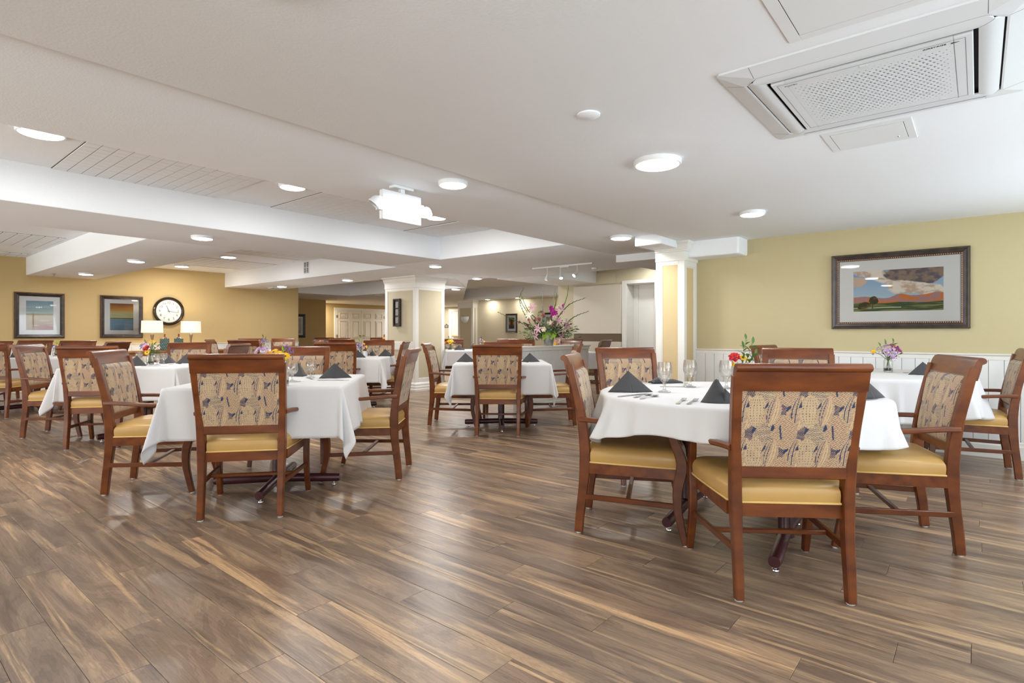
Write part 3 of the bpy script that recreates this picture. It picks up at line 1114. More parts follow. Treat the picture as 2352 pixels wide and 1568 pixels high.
def make_chair():
    root = empty('dining_armchair')
    W = M['wood']
    for s in (-1, 1):
        # back leg running up into the back post
        pts = [(s * .221, -.272, .008), (s * .221, -.262, .12), (s * .222, -.246, .25), (s * .224, -.236, .38), (s * .227, -.240, .52),
               (s * .232, -.262, .68), (s * .238, -.293, .82), (s * .242, -.318, .93)]
        p = lerp_path(pts, 3)
        dep = lerp_vals([.046, .048, .052, .060, .056, .046, .042, .038], 3)
        wid = lerp_vals([.034, .036, .038, .042, .042, .042, .042, .040], 3)
        mb = MB().sweep(p, [rrect(a, b, .005) for a, b in zip(wid, dep)], up=(0, -1, 0))
        leg = mb.build('back_leg', W, root, True)
        MB().lathe([(.0, 0), (.015, 0), (.017, .004), (.015, .009), (0, .009)], 12, Matrix.Translation((s * .221, -.272, 0))).build('glide', M['glide'], leg, True)
        # front leg running up into the arm support
        pts = [(s * .286, .290, .008), (s * .283, .268, .10), (s * .281, .250, .20), (s * .280, .252, .30), (s * .280, .270, .39), (s * .281, .266, .45),
               (s * .285, .236, .53), (s * .291, .210, .60), (s * .294, .205, .632)]
        p = lerp_path(pts, 3)
        dep = lerp_vals([.034, .038, .044, .052, .058, .054, .046, .040, .036], 3)
        wid = lerp_vals([.032, .034, .036, .036, .036, .034, .032, .030, .030], 3)
        leg = MB().sweep(p, [rrect(a, b, .005) for a, b in zip(wid, dep)], up=(0, -1, 0)).build('front_leg', W, root, True)
        MB().lathe([(.0, 0), (.014, 0), (.016, .004), (.014, .009), (0, .009)], 12, Matrix.Translation((s * .286, .290, 0))).build('glide', M['glide'], leg, True)
        # arm with a rolled front end
        pts = [(s * .248, -.262, .628), (s * .262, -.20, .628), (s * .283, -.10, .622), (s * .298, .0, .615), (s * .306, .08, .615), (s * .308, .14, .624),
               (s * .305, .19, .640), (s * .301, .225, .650), (s * .300, .245, .645), (s * .300, .252, .630)]
        p = lerp_path(pts, 3)
        wid = lerp_vals([.026, .030, .038, .044, .048, .050, .050, .048, .046, .044], 3)
        dep = lerp_vals([.026, .025, .024, .024, .024, .023, .022, .021, .020, .018], 3)
        MB().sweep(p, [rrect(a, b, .006) for a, b in zip(wid, dep)], up=(0, 0, 1)).build('arm', W, root, True)
        # side stretcher
        MB().sweep([(s * .231, -.25, .205), (s * .279, .246, .198)], [rrect(.018, .028, .003)] * 2, up=(0, 0, 1)).build('side_stretcher', W, root)
    MB().sweep([(-.252, -.005, .200), (.252, -.005, .200)], [rrect(.024, .020, .003)] * 2, up=(0, 0, 1)).build('cross_stretcher', M['wood_x'], root)
    # crest rail: rolled lip at the back of the top
    prof = [(-.296, .868), (-.303, .90), (-.316, .94), (-.326, .964), (-.336, .976), (-.350, .981), (-.363, .977), (-.370, .966), (-.367, .955), (-.357, .949),
            (-.350, .946), (-.345, .92), (-.338, .895), (-.331, .868)]
    n = len(prof)
    vs, fs = [], []
    xs = [-.258, -.254, .254, .258]
    for i, x in enumerate(xs):
        k = .985 if i in (0, 3) else 1.0
        cy_, cz_ = -.335, .925
        for (y, z) in prof:
            vs.append((x, cy_ + (y - cy_) * k, cz_ + (z - cz_) * k))
    for i in range(3):
        for j in range(n):
            q = (j + 1) % n
            fs.append((i * n + j, i * n + q, (i + 1) * n + q, (i + 1) * n + j))
    fs += [tuple(range(n - 1, -1, -1)), tuple(3 * n + j for j in range(n))]
    MB().add(vs, fs).build('crest_rail', M['wood_x'], root, True, sharp=50)
    # lower cross rail of the back
    MB().sweep([(-.215, -.250, .528), (.215, -.250, .528)], [rrect(.030, .052, .004)] * 2, up=(0, 0, 1)).build('back_rail', M['wood_x'], root)
    # upholstered back: fabric front and rear with a piped edge
    tilt = math.atan2(.062, .330)
    mt = Matrix.Translation((0, -.266, .548)) @ Matrix.Rotation(tilt, 4, 'X')
    mf = panel_mesh(.420, .446, .352, True)
    mf.transform(Matrix.Translation((0, -.242, .545)) @ Matrix.Rotation(tilt, 4, 'X'))
    link('back_panel', mf, root)
    mr = panel_mesh(.424, .450, .352, False)
    mr.transform(Matrix.Translation((0, -.262, .545)) @ Matrix.Rotation(tilt, 4, 'X'))
    link('back_panel_rear', mr, root)
    ring = []
    hw0, hw1, hh = .210, .223, .350
    for (a, b) in ((-1, 0), (-1, 1), (1, 1), (1, 0)):
        w_ = hw1 if b else hw0
        ring.append(Vector((a * w_, 0, b * hh)))
    ring.append(ring[0])
    M2 = Matrix.Translation((0, -.238, .546)) @ Matrix.Rotation(tilt, 4, 'X')
    pp = []
    for i in range(4):
        for k in range(8):
            pp.append(M2 @ ring[i].lerp(ring[i + 1], k / 8))
    pp.append(pp[0].copy())
    MB().tube(pp, .0055, 6, cap=False).build('piping', M['piping'], root, True)
    # padding body between the two faces
    bm_ = MB()
    q = [(-.210, 0), (.210, 0), (.222, .350), (-.222, .350)]
    vs = [Matrix.Translation((0, -.240, .545)) @ Matrix.Rotation(tilt, 4, 'X') @ Vector((x, 0, z)) for x, z in q] + \
         [Matrix.Translation((0, -.260, .545)) @ Matrix.Rotation(tilt, 4, 'X') @ Vector((x, 0, z)) for x, z in q]
    bm_.add(vs, [(3, 2, 1, 0), (4, 5, 6, 7), (0, 1, 5, 4), (1, 2, 6, 5), (2, 3, 7, 6), (3, 0, 4, 7)]).build('panel_padding', M['piping'], root)

    # seat cushion
    def outline(g=0.0):
        pts = [(.198, -.238), (.200, -.215), (.246, -.205), (.262, -.05), (.278, .12), (.285, .22), (.280, .262), (.262, .282), (.20, .292), (.10, .299), (0, .302)]
        L = [(x, y) for x, y in pts]
        R = [(-x, y) for x, y in reversed(pts[:-1])]
        poly = L + R
        c = Vector((0, .03))
        out = []
        for x, y in poly:
            v = Vector((x, y)) - c
            out.append((c + v * (1 - g / v.length)))
        return out
    levels = [(0.004, .392), (0.0, .402), (-.002, .43), (0.0, .448), (.008, .462), (.024, .474), (.055, .483), (.11, .489), (.18, .492)]
    vs, fs = [], []
    for g, z in levels:
        vs += [(p.x, p.y, z) for p in outline(g)]
    m = len(outline())
    for i in range(len(levels) - 1):
        for j in range(m):
            k = (j + 1) % m
            fs.append((i * m + j, i * m + k, (i + 1) * m + k, (i + 1) * m + j))
    fs.append(tuple(range(m - 1, -1, -1)))
    nl = (len(levels) - 1) * m
    vs.append((0, .03, .494))
    for j in range(m):
        fs.append((nl + j, nl + (j + 1) % m, len(vs) - 1))
    seat = MB().add(vs, fs).build('seat_cushion', M['vinyl'], root, True, sharp=60)
    ol = [(p.x, p.y, .397) for p in outline(-.003)]
    MB().tube(ol + [ol[0]], .0045, 6, cap=False).build('seat_welt', M['welt'], seat, True)
    fr = MB()
    for a, b_ in (((-.262, .262, .365), (.262, .262, .365)), ((-.21, -.228, .365), (.21, -.228, .365)), ((-.240, -.21, .365), (-.270, .25, .365)), ((.240, -.21, .365), (.270, .25, .365))):
        fr.sweep([a, b_], [rect(.024, .056)] * 2, up=(0, 0, 1))
    fr.build('seat_frame', M['wood_x'], root)
    index_children(root)
    return root


CH = make_chair()
chair_used = [False]


def chair(x, y, deg, label, group=None):
    o = CH if not chair_used[0] else copy_tree(CH)
    chair_used[0] = True
    o.location = (x, y, 0)
    o.rotation_euler = (0, 0, math.radians(deg - 90))
    o['label'] = label
    o['category'] = 'chair'
    if group:
        o['group'] = group
    elif 'group' in o:
        del o['group']
    return o


G1, G2, G3, G4, G5 = ('armchairs around the near square table', 'armchairs around the near round table', 'armchairs around the centre table',
                      'armchairs at the tables along the far wall', 'armchairs beyond the half wall and pillar')
chair(1.708, 3.569, 50, 'brown armchair seen from behind at the front of the near square table', G1)
chair(1.518, 4.572, -38, 'brown armchair pulled out on the left side of the near square table', G1)
chair(2.697, 3.700, 130.5, 'brown armchair seen side on at the right end of the near square table', G1)
chair(2.560, 4.610, 230, 'brown armchair facing the camera behind wine glasses of the near square table', G1)
chair(2.724, 0.736, 35.5, 'large nearest armchair with leaf-weave back in front of the round table', G2)
chair(2.940, 1.546, -65, 'armchair with cloth hanging over its seat on the left of the round table', G2)
chair(3.650, 0.405, 112, 'armchair with olive seat on the right of the near round table', G2)
c8 = chair(4.020, 2.010, 232, 'armchair beside the white column at the back of the near round table', G2)
cw = link('seat_tag', MB().add([(-.13, .06, .30), (.10, .02, .292), (.12, .10, .325), (-.11, .14, .333), (-.13, .06, .302), (.10, .02, .294), (.12, .10, .327), (-.11, .14, .335)],
                               [(0, 1, 2, 3), (7, 6, 5, 4), (0, 4, 5, 1), (1, 5, 6, 2), (2, 6, 7, 3), (3, 7, 4, 0)]).mesh('seat_tag', M['paper']), c8)
cw['label'] = 'printed paper tag hanging loose under the seat'
chair(4.640, 1.010, 200, 'armchair behind the red rose, only its crest rail in view', G2)
chair(4.733, 4.103, 35.3, 'brown armchair seen from behind in front of the centre square table', G3)
chair(4.845, 4.930, -53, 'armchair left of the centre square table, next to the pillar', G3)
chair(5.590, 4.030, 130.5, 'armchair right of the centre square table, in front of the half wall', G3)
chair(5.610, 4.780, 225, 'armchair on the far side of the centre square table, mostly hidden', G3)
chair(5.850, 0.060, 96, 'armchair with chipped arm beside the beadboard wall at the picture edge', 'armchairs at the wall side round table')
chair(5.970, 1.340, -100, 'armchair seen edge on before the ochre wall behind the leafy sprig', 'armchairs at the wall side round table')
chair(1.728, 6.660, 49.5, 'armchair seen from behind at the table with the red rose, second row left', G4)
chair(1.600, 7.700, -38, 'armchair seen from the side with arm toward the pointed tablecloth, second row left', G4)
chair(2.730, 7.640, 230, 'armchair facing the camera below the blue patterned bottles', G4)
chair(2.730, 6.780, 131, 'armchair with tilted crest rail behind the near chair, right of the red rose table', G4)
chair(1.410, 9.980, 50, 'armchair cut by the left picture edge, seen from behind', G4)
chair(2.290, 10.95, 230, 'armchair facing the camera under the gap between the two pictures', G4)
chair(2.440, 10.02, 131, 'armchair below the left lamp and second picture, turned sideways', G4)
chair(1.95, 12.05, 230, 'armchair just below the seascape picture, behind orange flowers', G4)
chair(1.30, 11.20, 230, 'armchair in the far left corner facing the camera', G4)
chair(4.330, 6.630, 50, 'armchair seen from behind at the table in front of the double doors', G4)
chair(5.270, 6.890, 131, 'armchair on the right of the table in front of the pillar, narrow side view', G4)
chair(5.730, 7.640, 230, 'armchair facing the camera left of the pillar behind a napkin', G4)
chair(4.860, 10.33, 50, 'armchair seen from behind at the far table with the leafy posy', G4)
chair(4.950, 11.35, -38, 'armchair turned sideways at the left of the far leafy posy table', G4)
chair(5.750, 12.35, 230, 'armchair against the far ochre wall, farthest of its row', G4)
chair(6.450, 12.20, 230, 'armchair beside the end of the far ochre wall, facing the camera', G4)
chair(8.35, 13.55, 230, 'dark armchair in the opening beyond the ochre wall corner', G5)
chair(5.60, 8.65, -38, 'pale topped armchair in side view between two tables before the doors', G5)
chair(6.95, 10.45, 50, 'armchair before the left door leaf, seen from behind', G5)
chair(7.75, 11.9, 230, 'armchair below the double doors facing the camera', G5)
chair(7.5, 9.75, 50, 'armchair close left of the pillar foot, half hidden', G5)
chair(9.2, 12.2, 230, 'armchair behind the orange blossom next to the pillar', G5)
chair(8.6, 8.9, 50, 'dark armchair just right of the pillar behind yellow flowers', G5)
chair(8.9, 7.45, 222, 'armchair above the crest rail of the centre chair, beyond its table', G5)
chair(8.45, 6.75, 222, 'armchair left of the half wall, behind the centre chair', G5)
chair(9.2, 6.35, 180, 'armchair beyond the half wall left of the big bouquet', G5)
chair(8.9, 5.55, 100, 'armchair turned sideways beyond the half wall', G5)


# ------------------------------------------------------------------ tables and cloths
def base_foot(mb, c, ang, L, z=.055, r=.03):
    dx, dy = math.cos(ang), math.sin(ang)
    mb.tube([(c[0] + dx * .02, c[1] + dy * .02, z + .01), (c[0] + dx * (L - .02), c[1] + dy * (L - .02), z), (c[0] + dx * L, c[1] + dy * L, z)], [r, r, r * .88], 14)


def make_table(name, x, y, deg, size, shape, label, group=None, height=.755, cols=None, feet_deg=0, R=.75):
    root = empty(name, (x, y, 0), math.radians(deg), label, 'table', group)
    if shape == 'square':
        MB().box(-size / 2, size / 2, -size / 2, size / 2, height - .03, height, .006).build('tabletop', M['top_under'], root)
    else:
        MB().lathe([(0, height - .03), (R - .004, height - .03), (R, height - .025), (R, height - .005), (R - .004, height), (0, height)], 64).build('tabletop', M['top_under'], root, True)
    cols = cols or [((0, 0), [feet_deg + k * 90 for k in range(4)], .43)]
    for (c, angs, L) in cols:
        MB().lathe([(0, .05), (.045, .05), (.042, .07), (.037, .09), (.037, height - .06), (.11, height - .04), (.11, height - .03), (0, height - .03)], 20,
                   Matrix.Translation((c[0], c[1], 0))).build('pedestal', M['maroon'], root, True)
        for a in angs:
            mb = MB()
            base_foot(mb, c, math.radians(a), L)
            f = mb.build('base_foot', M['maroon'], root, True, sharp=50)
            q = (c[0] + math.cos(math.radians(a)) * (L - .04), c[1] + math.sin(math.radians(a)) * (L - .04))
            MB().lathe([(0, 0), (.016, 0), (.018, .005), (.016, .011), (.007, .013), (.006, .03), (0, .03)], 12, Matrix.Translation((q[0], q[1], 0))).build('glide', M['chrome'], f, True)
    index_children(root)
    return root


def cloth_square(T, ov, seed, corner=1.0, flat=()):
    r = random.Random(seed)
    ph = [r.uniform(0, 6) for _ in range(8)]
    N = 97
    S = T + 2 * ov
    vs = []
    for j in range(N):
        for i in range(N):
            # denser sampling toward the overhang
            u, v = (i / (N - 1) - .5) * S, (j / (N - 1) - .5) * S
            cx, cy = max(-T / 2, min(T / 2, u)), max(-T / 2, min(T / 2, v))
            ox, oy = u - cx, v - cy
            L = math.hypot(ox, oy)
            if L < 1e-6:
                vs.append((u, v, .0))
                continue
            dx, dy = ox / L, oy / L
            phi = math.atan2(abs(oy), abs(ox))
            q = (1 if u > 0 else 0) + (2 if v > 0 else 0)
            if ox and oy:
                # corner: the surplus hangs as a soft cone with two folds
                fl = 8 + 3 * math.sin(2 * phi) * corner + 8 * math.sin(6 * phi + ph[q]) * math.sin(2 * phi)
            else:
                s = u if oy else v
                e = (T / 2 - abs(s)) / (T / 2)
                fl = 6 + 4 * math.sin(s * 11 + ph[4 + q]) * min(1, e * 3) - 2.5 * math.sin(s * 5 + ph[q])
                if ox < 0 and 'x' in flat:
                    fl = .6
            fl = math.radians(max(.8, fl))
            rr = .012
            a = min(L / rr, PI / 2 - fl)
            hx = rr * math.sin(a)
            hz = rr * (1 - math.cos(a))
            rem = max(0, L - rr * (PI / 2 - fl))
            hx += rem * math.sin(fl)
            hz += rem * math.cos(fl)
            vs.append((cx + dx * (hx + .003), cy + dy * (hx + .003), -hz))
    fs = [(j * N + i, j * N + i + 1, (j + 1) * N + i + 1, (j + 1) * N + i) for j in range(N - 1) for i in range(N - 1)]
    return vs, fs


def cloth_round(R, ov, seed, lobes=7, amp=9.0, wav=.03, c0=None, corner=.0):
    r = random.Random(seed)
    p1, p2, p3 = r.uniform(0, 6), r.uniform(0, 6), r.uniform(0, 6)
    nth, nr, nd = 288, 5, 18
    vs, fs = [], []
    rows = []
    for k in range(nr):
        rows.append(('t', R * (k + .02) / nr))
    for k in range(nd + 1):
        rows.append(('d', k / nd))
    for kind, val in rows:
        for j in range(nth):
            th = 2 * PI * j / nth
            if kind == 't':
                vs.append((val * math.cos(th), val * math.sin(th), 0))
            else:
                cc = max(0.0, math.cos(2 * (th - math.radians(c0)))) ** 3 if c0 is not None else 0.0
                ovt = ov * (1 + wav / ov * math.sin(2 * th + p3) + .5 * wav / ov * math.sin(5 * th + p1)) + corner * cc
                L = val * ovt
                w_ = math.sin(lobes * th + p1 + .8 * math.sin(2 * th + p2))
                fold = max(0.0, w_) ** 3 + .35 * max(0.0, math.sin((lobes * 2 + 1) * th + p2)) ** 4
                fl = math.radians(2 + amp * (fold + .8 * cc * (.5 + .5 * math.sin(26 * (th - math.radians(c0 or 0))))))
                rr = .014
                a = min(L / rr, PI / 2 - fl)
                hx, hz = rr * math.sin(a), rr * (1 - math.cos(a))
                rem = max(0, L - rr * (PI / 2 - fl))
                hx += rem * math.sin(fl)
                hz += rem * math.cos(fl)
                vs.append(((R + hx + .003) * math.cos(th), (R + hx + .003) * math.sin(th), -hz))
    nrow = len(rows)
    for i in range(nrow - 1):
        for j in range(nth):
            k = (j + 1) % nth
            fs.append((i * nth + j, i * nth + k, (i + 1) * nth + k, (i + 1) * nth + j))
    fs.append(tuple(range(nth - 1, -1, -1)))
    return vs, fs


def put_cloth(x, y, deg, data, z, label, group=None):
    vs, fs = data
    o = MB().add(vs, fs).build('tablecloth', M['cloth'], None, True, sharp=0)
    o.location = (x, y, z)
    o.rotation_euler = (0, 0, math.radians(deg))
    tag(o, label, 'tablecloth', group)
    sm = o.modifiers.new('thickness', 'SOLIDIFY')
    sm.thickness = .0016
    sm.offset = 1
    return o


TZ = .7615        # top of the cloths
GT, GC = 'square dining tables', 'white square tablecloths'
SQ = 1.04
squares = [
    # x, y, deg, overhang, seed, table label, cloth label
    (2.03, 3.87, 47, .33, 1, 'square pedestal table nearest the camera on the left, crossed tube base', 'white cloth with long pointed corners on the near left table'),
    (5.04, 4.35, 42, .34, 2, 'square pedestal table in the centre of the room before the half wall', 'white cloth with two hanging points on the centre table'),
    (2.11, 6.83, 47, .33, 3, 'square pedestal table of the second row under the red rose jar', 'white cloth under the red rose jar, second row'),
    (4.70, 6.91, 42, .33, 4, 'square pedestal table in front of the pillar, second row', 'white cloth on the table left of the pillar'),
    (1.85, 10.50, 47, .30, 5, 'square pedestal table of the third row at the left edge', 'white cloth on the leftmost far table'),
    (5.45, 10.85, 47, .30, 6, 'square pedestal table near the far ochre wall', 'white cloth under the small leafy posy, far row'),
    (6.75, 11.2, 47, .30, 7, 'square pedestal table before the ochre wall corner', 'white cloth under the dark red posy near the wall corner'),
    (8.50, 11.1, 47, .30, 8, 'square pedestal table before the double doors', 'white cloth under the orange blossom, before the double doors'),
    (8.25, 7.90, 47, .30, 9, 'square pedestal table behind the pillar with yellow flowers', 'white cloth right behind the pillar under yellow flowers'),
    (9.6, 8.3, 47, .30, 10, 'square pedestal table beyond the yellow flower table', 'white cloth of the farther table beyond the pillar'),
    (8.6, 5.9, 45, .30, 11, 'square pedestal table hidden beyond the half wall', 'white cloth on the table beyond the half wall'),
]
for (x, y, dg, ov, sd, tl, cl) in squares:
    make_table('dining_table', x, y, dg, SQ, 'square', tl, GT, feet_deg=0 if sd in (1, 2) else 45)
    put_cloth(x, y, dg, cloth_square(SQ + .012, ov, sd, flat=('x',) if sd != 2 else ('x',)), TZ, cl, GC)
RC = (3.25, 1.06)
c1 = Vector((3.345, 1.378)) - Vector(RC)
c2 = Vector((3.153, .771)) - Vector(RC)
ax = math.degrees(math.atan2(c1.y - c2.y, c1.x - c2.x))
make_table('round_table', RC[0], RC[1], 0, 0, 'round', 'large round table nearest the camera with two maroon pedestals', 'round dining tables', R=.728,
           cols=[(tuple(c1), (ax + 115, ax - 68), .42), (tuple(c2), (ax + 115, ax - 68), .42)])
put_cloth(RC[0], RC[1], 0, cloth_round(.736, .175, 5, 9, 20, .02, 136, .10), TZ, 'white cloth with short wavy hem on the near round table', 'white round tablecloths')
make_table('round_table', 5.60, .76, 0, 0, 'round', 'round table beside the beadboard wall under the landscape picture', 'round dining tables', R=.74, feet_deg=30)
put_cloth(5.60, .76, 0, cloth_round(.748, .30, 8, 13, 15, .02, 100, .06), TZ, 'white cloth falling in deep folds on the table by the beadboard wall', 'white round tablecloths')


# ------------------------------------------------------------------ napkins
def napkin_mesh(kind, seed=0, w=.115, h=.105):
    r = random.Random(seed)
    mb = MB()
    N = 14
    if kind == 'tent':
        A = Vector((r.uniform(-.006, .006), .012, h))
        Lp, Rp, Mp = Vector((-w, -.018, 0)), Vector((w, -.018, 0)), Vector((0, -.052, 0))
        Bl, Br = Vector((-w * .45, .085, 0)), Vector((w * .45, .085, 0))

        def panel(P, Q, bulge):
            n = ((P - A).cross(Q - A)).normalized()
            if n.y > 0 and bulge > 0:
                n = -n

            def fn(s, t):
                base = P.lerp(Q, s)
                p = A.lerp(base, t)
                return p + n * bulge * math.sin(s * PI) * t * t * .8
            mb.grid(fn, N, N)
        panel(Lp, Mp, .013)
        panel(Mp, Rp, .010)
        panel(Lp, Bl, -.004)
        panel(Rp, Br, -.004)
        rim = [A, A.lerp(Lp, .33), A.lerp(Lp, .66) + Vector((0, -.002, -.002)), Lp]
    elif kind == 'cone':
        # open rolled cone leaning over
        def fn(s, t):
            a = (-1.25 + 2.5 * s) * 1.15
            rad = .012 + .058 * t
            x = math.sin(a) * rad * (1.0 + .12 * t)
            y = -math.cos(a) * rad * .72 + .02
            z = h * (1 - t) * (1 - .10 * abs(math.sin(a)))
            return Vector((x, y + .02 * (1 - t), z))
        mb.grid(fn, 26, 14)
        mb.grid(lambda s, t: Vector(((-.5 + s) * .02 * (1 - t) + (-.03 + .06 * s) * t * .7, .03 - .045 * t, h * (1 - t) * .96)), 8, 12)
        mb.grid(lambda s, t: Vector((.03 + .075 * s, -.02 + .06 * s, (h * .62) * (1 - s) * (1 - t) ** 1.0 + .002)), 8, 8)
    else:
        # slumped fold lying down
        def fn(s, t):
            x = -.11 + .22 * s
            hh = .034 * math.exp(-((x + .055) / .045) ** 2) + .022 * math.exp(-((x - .04) / .06) ** 2) + .004
            y = (t - .5) * .10 * (1 - .35 * s)
            return Vector((x, y, hh * math.sin(PI * t) ** .6 + .001))
        mb.grid(fn, 24, 14)
        mb.tube([(-.10, -.045, .016), (-.07, -.05, .026), (-.035, -.045, .02), (-.01, -.03, .012)], [.010, .015, .012, .005], 10)
    me = mb.mesh('napkin', M['napkin'], True, 30)
    return me


NK = {'tent': napkin_mesh('tent', 1), 'cone': napkin_mesh('cone', 2, h=.115), 'slump': napkin_mesh('slump', 3)}


def napkin(x, y, deg, kind, label, group='charcoal napkins', s=1.0):
    o = link('napkin', NK[kind], None, (x, y, TZ + .002))
    o.rotation_euler = (0, 0, math.radians(deg))
    o.scale = (s, s, s)
    m = o.modifiers.new('thickness', 'SOLIDIFY')
    m.thickness = .003
    return tag(o, label, 'napkin', group)


# ------------------------------------------------------------------ glassware
def goblet_mesh(h, rb, style):
    if style == 'water':
        out = [(.0, 0), (.034, 0), (.036, .003), (.030, .007), (.012, .013), (.0075, .024), (.0075, .042), (.011, .050), (.010, .056),
               (.020, .066), (.034, .084), (.0415, .108), (.0425, .130), (.039, .155), (.0365, h)]
        inn = [(.0350, h), (.0375, .155), (.0405, .130), (.0393, .108), (.031, .086), (.016, .072), (.0, .070)]
    else:
        out = [(.0, 0), (.031, 0), (.033, .003), (.024, .006), (.009, .012), (.006, .022), (.006, .034), (.011, .040), (.012, .046),
               (.025, .054), (.036, .068), (.0395, .086), (.037, .106), (.0335, h)]
        inn = [(.032, h), (.0355, .106), (.0378, .086), (.0342, .070), (.023, .058), (.010, .053), (.0, .052)]
    me = MB().lathe(out + inn, 32).mesh('wine_glass', M['glass'], True, 60)
    return me


GL = {'water': goblet_mesh(.172, .04, 'water'), 'wine': goblet_mesh(.124, .036, 'wine')}


def goblet(x, y, style, label, group):
    o = link('water_goblet' if style == 'water' else 'wine_glass', GL[style], None, (x, y, TZ + .001))
    return tag(o, label, 'glass', group)


# ------------------------------------------------------------------ cutlery
def cutlery_mesh(kind):
    mb = MB()
    t = .0022

    def strip(pts):
        """pts: (y, half width, z)"""
        vs, fs = [], []
        for y, w, z in pts:
            vs += [(-w, y, z), (w, y, z), (w, y, z + t), (-w, y, z + t)]
        n = len(pts)
        for i in range(n - 1):
            for j in range(4):
                k = (j + 1) % 4
                fs.append((i * 4 + j, i * 4 + k, (i + 1) * 4 + k, (i + 1) * 4 + j))
        fs += [(3, 2, 1, 0), tuple(4 * (n - 1) + j for j in range(4))]
        mb.add(vs, fs)
    if kind == 'fork':
        strip([(-.095, .004, .001), (-.085, .0095, .001), (-.05, .0065, .003), (0, .003, .006), (.035, .003, .004), (.045, .009, .003), (.055, .0115, .002)])
        for k in range(4):
            x = -.0096 + k * .0064
            vs = []
            for (y, z) in ((.052, .002), (.075, .0035), (.100, .008)):
                w = .0019 if y < .09 else .0011
                vs += [(x - w, y, z), (x + w, y, z), (x + w, y, z + t), (x - w, y, z + t)]
            fs = [(i * 4 + j, i * 4 + (j + 1) % 4, (i + 1) * 4 + (j + 1) % 4, (i + 1) * 4 + j) for i in range(2) for j in range(4)] + [(3, 2, 1, 0), (8, 9, 10, 11)]
            mb.add(vs, fs)
    elif kind == 'spoon':
        strip([(-.09, .004, .001), (-.08, .009, .001), (-.045, .006, .003), (0, .003, .006), (.035, .003, .004), (.045, .006, .003)])

        def fn(s, q):
            a = s * 2 * PI
            return Vector((.019 * q * math.sin(a), .068 + .029 * q * math.cos(a), .0005 + .006 * q * q))
        mb.grid(fn, 22, 6, True)
    else:
        strip([(-.11, .006, .001), (-.10, .0085, .001), (-.02, .0065, .001), (-.01, .006, .001), (0, .0085, .001), (.08, .0095, .001), (.105, .006, .001), (.118, .001, .001)])
    return mb.mesh(kind, M['steel'], True, 40)


CT = {k: cutlery_mesh(k) for k in ('fork', 'knife', 'spoon')}


def cutlery(kind, x, y, deg, label, group='table cutlery'):
    o = link(kind, CT[kind], None, (x, y, TZ + .0025))
    o.rotation_euler = (0, 0, math.radians(deg - 90))
    return tag(o, label, kind, group)


# pixel of the photograph -> point on a horizontal plane (used only to measure places)
def W(px, py, z):
    d = (1.1 - z) * 1290.0 / (py - 765.0)
    l = (px - 1176.0) / 1290.0 * d
    return (Fv[0] * d + Fv[1] * l, Fv[1] * d - Fv[0] * l)


def ontab(px, t):
    """the point of the sight line px that lies nearest to the table centre t"""
    k = (px - 1176) / 1290.0
    v = Vector((Fv[0] + Fv[1] * k, Fv[1] - Fv[0] * k))
    q = Vector(t).dot(v) / v.dot(v)
    return (v.x * q, v.y * q)


TAB = {sd: (a, b) for (a, b, dg, ov, sd, tl, cl) in squares}


# near round table
x, y = W(1446, 900, TZ)
napkin(x, y, -48, 'tent', 'charcoal napkin folded as a pyramid at the left of the round table', s=1.14)
x, y = W(1530, 880, TZ)
napkin(x, y, -40, 'slump', 'charcoal napkin fallen flat behind the left goblet of the round table')
x, y = W(1648, 926, TZ)
napkin(x, y, -62, 'cone', 'charcoal napkin rolled as an open cone beside the two forks')
x, y = W(1990, 914, TZ)
napkin(x, y, -30, 'tent', 'charcoal napkin partly hidden right of the nearest chair back')
for (px, py, lb) in ((1526, 901, 'tall water goblet left on the near round table'), (1585, 890, 'tall water goblet right of the first on the near round table'),
                     (1668, 893, 'tall water goblet beside the nearest chair crest rail')):
    x, y = W(px, py, TZ)
    goblet(x, y, 'water', lb, 'tall water goblets')
for (k, px, py, dg, lb) in (('knife', 1452, 909, -13, 'knife lying in front of the pyramid napkin'), ('spoon', 1476, 911, -3, 'soup spoon before the pyramid napkin, upper of two'),
                            ('spoon', 1490, 914, -2, 'tea spoon before the pyramid napkin, nearer of two'), ('fork', 1564, 924, 13, 'fork on the round table, first of the pair'),
                            ('fork', 1590, 925, 10, 'fork on the round table beside the cone napkin'), ('spoon', 1486, 883, -10, 'spoon behind the pyramid napkin'),
                            ('knife', 1556, 889, -50, 'knife lying between the two goblets'), ('fork', 1574, 884, 20, 'fork behind the right goblet'),
                            ('knife', 1988, 920, -20, 'knife tip right of the nearest chair')):
    x, y = W(px, py, TZ)
    cutlery(k, x, y, dg, lb)
# wall side round table
x, y = W(2122, 861, TZ)
napkin(x, y, -70, 'tent', 'charcoal napkin on the table by the beadboard wall')
x, y = W(2091, 858, TZ)
cutlery('fork', x, y, 215, 'fork on the table by the beadboard wall')
# near square table
x, y = W(770, 868, TZ)
napkin(x, y, -28, 'tent', 'charcoal napkin pyramid on the right of the near square table', s=1.05)
x, y = W(690, 863, TZ)
napkin(x, y, 60, 'tent', 'charcoal napkin behind the wine glass of the near square table')
for (px, py, lb) in ((671, 876, 'wine glass left on the near square table'), (714, 867, 'wine glass right on the near square table')):
    x, y = W(px, py, TZ)
    goblet(x, y, 'wine', lb, 'short wine glasses')
for (k, px, py, dg, lb) in (('spoon', 669, 879, 200, 'spoon by the nearest armchair crest, left square table'), ('fork', 712, 870, -110, 'fork in front of the right wine glass'),
                            ('knife', 764, 874, -50, 'knife along the napkin on the near square table'), ('fork', 735, 862, 120, 'fork behind the right wine glass')):
    x, y = W(px, py, TZ)
    cutlery(k, x, y, dg, lb)
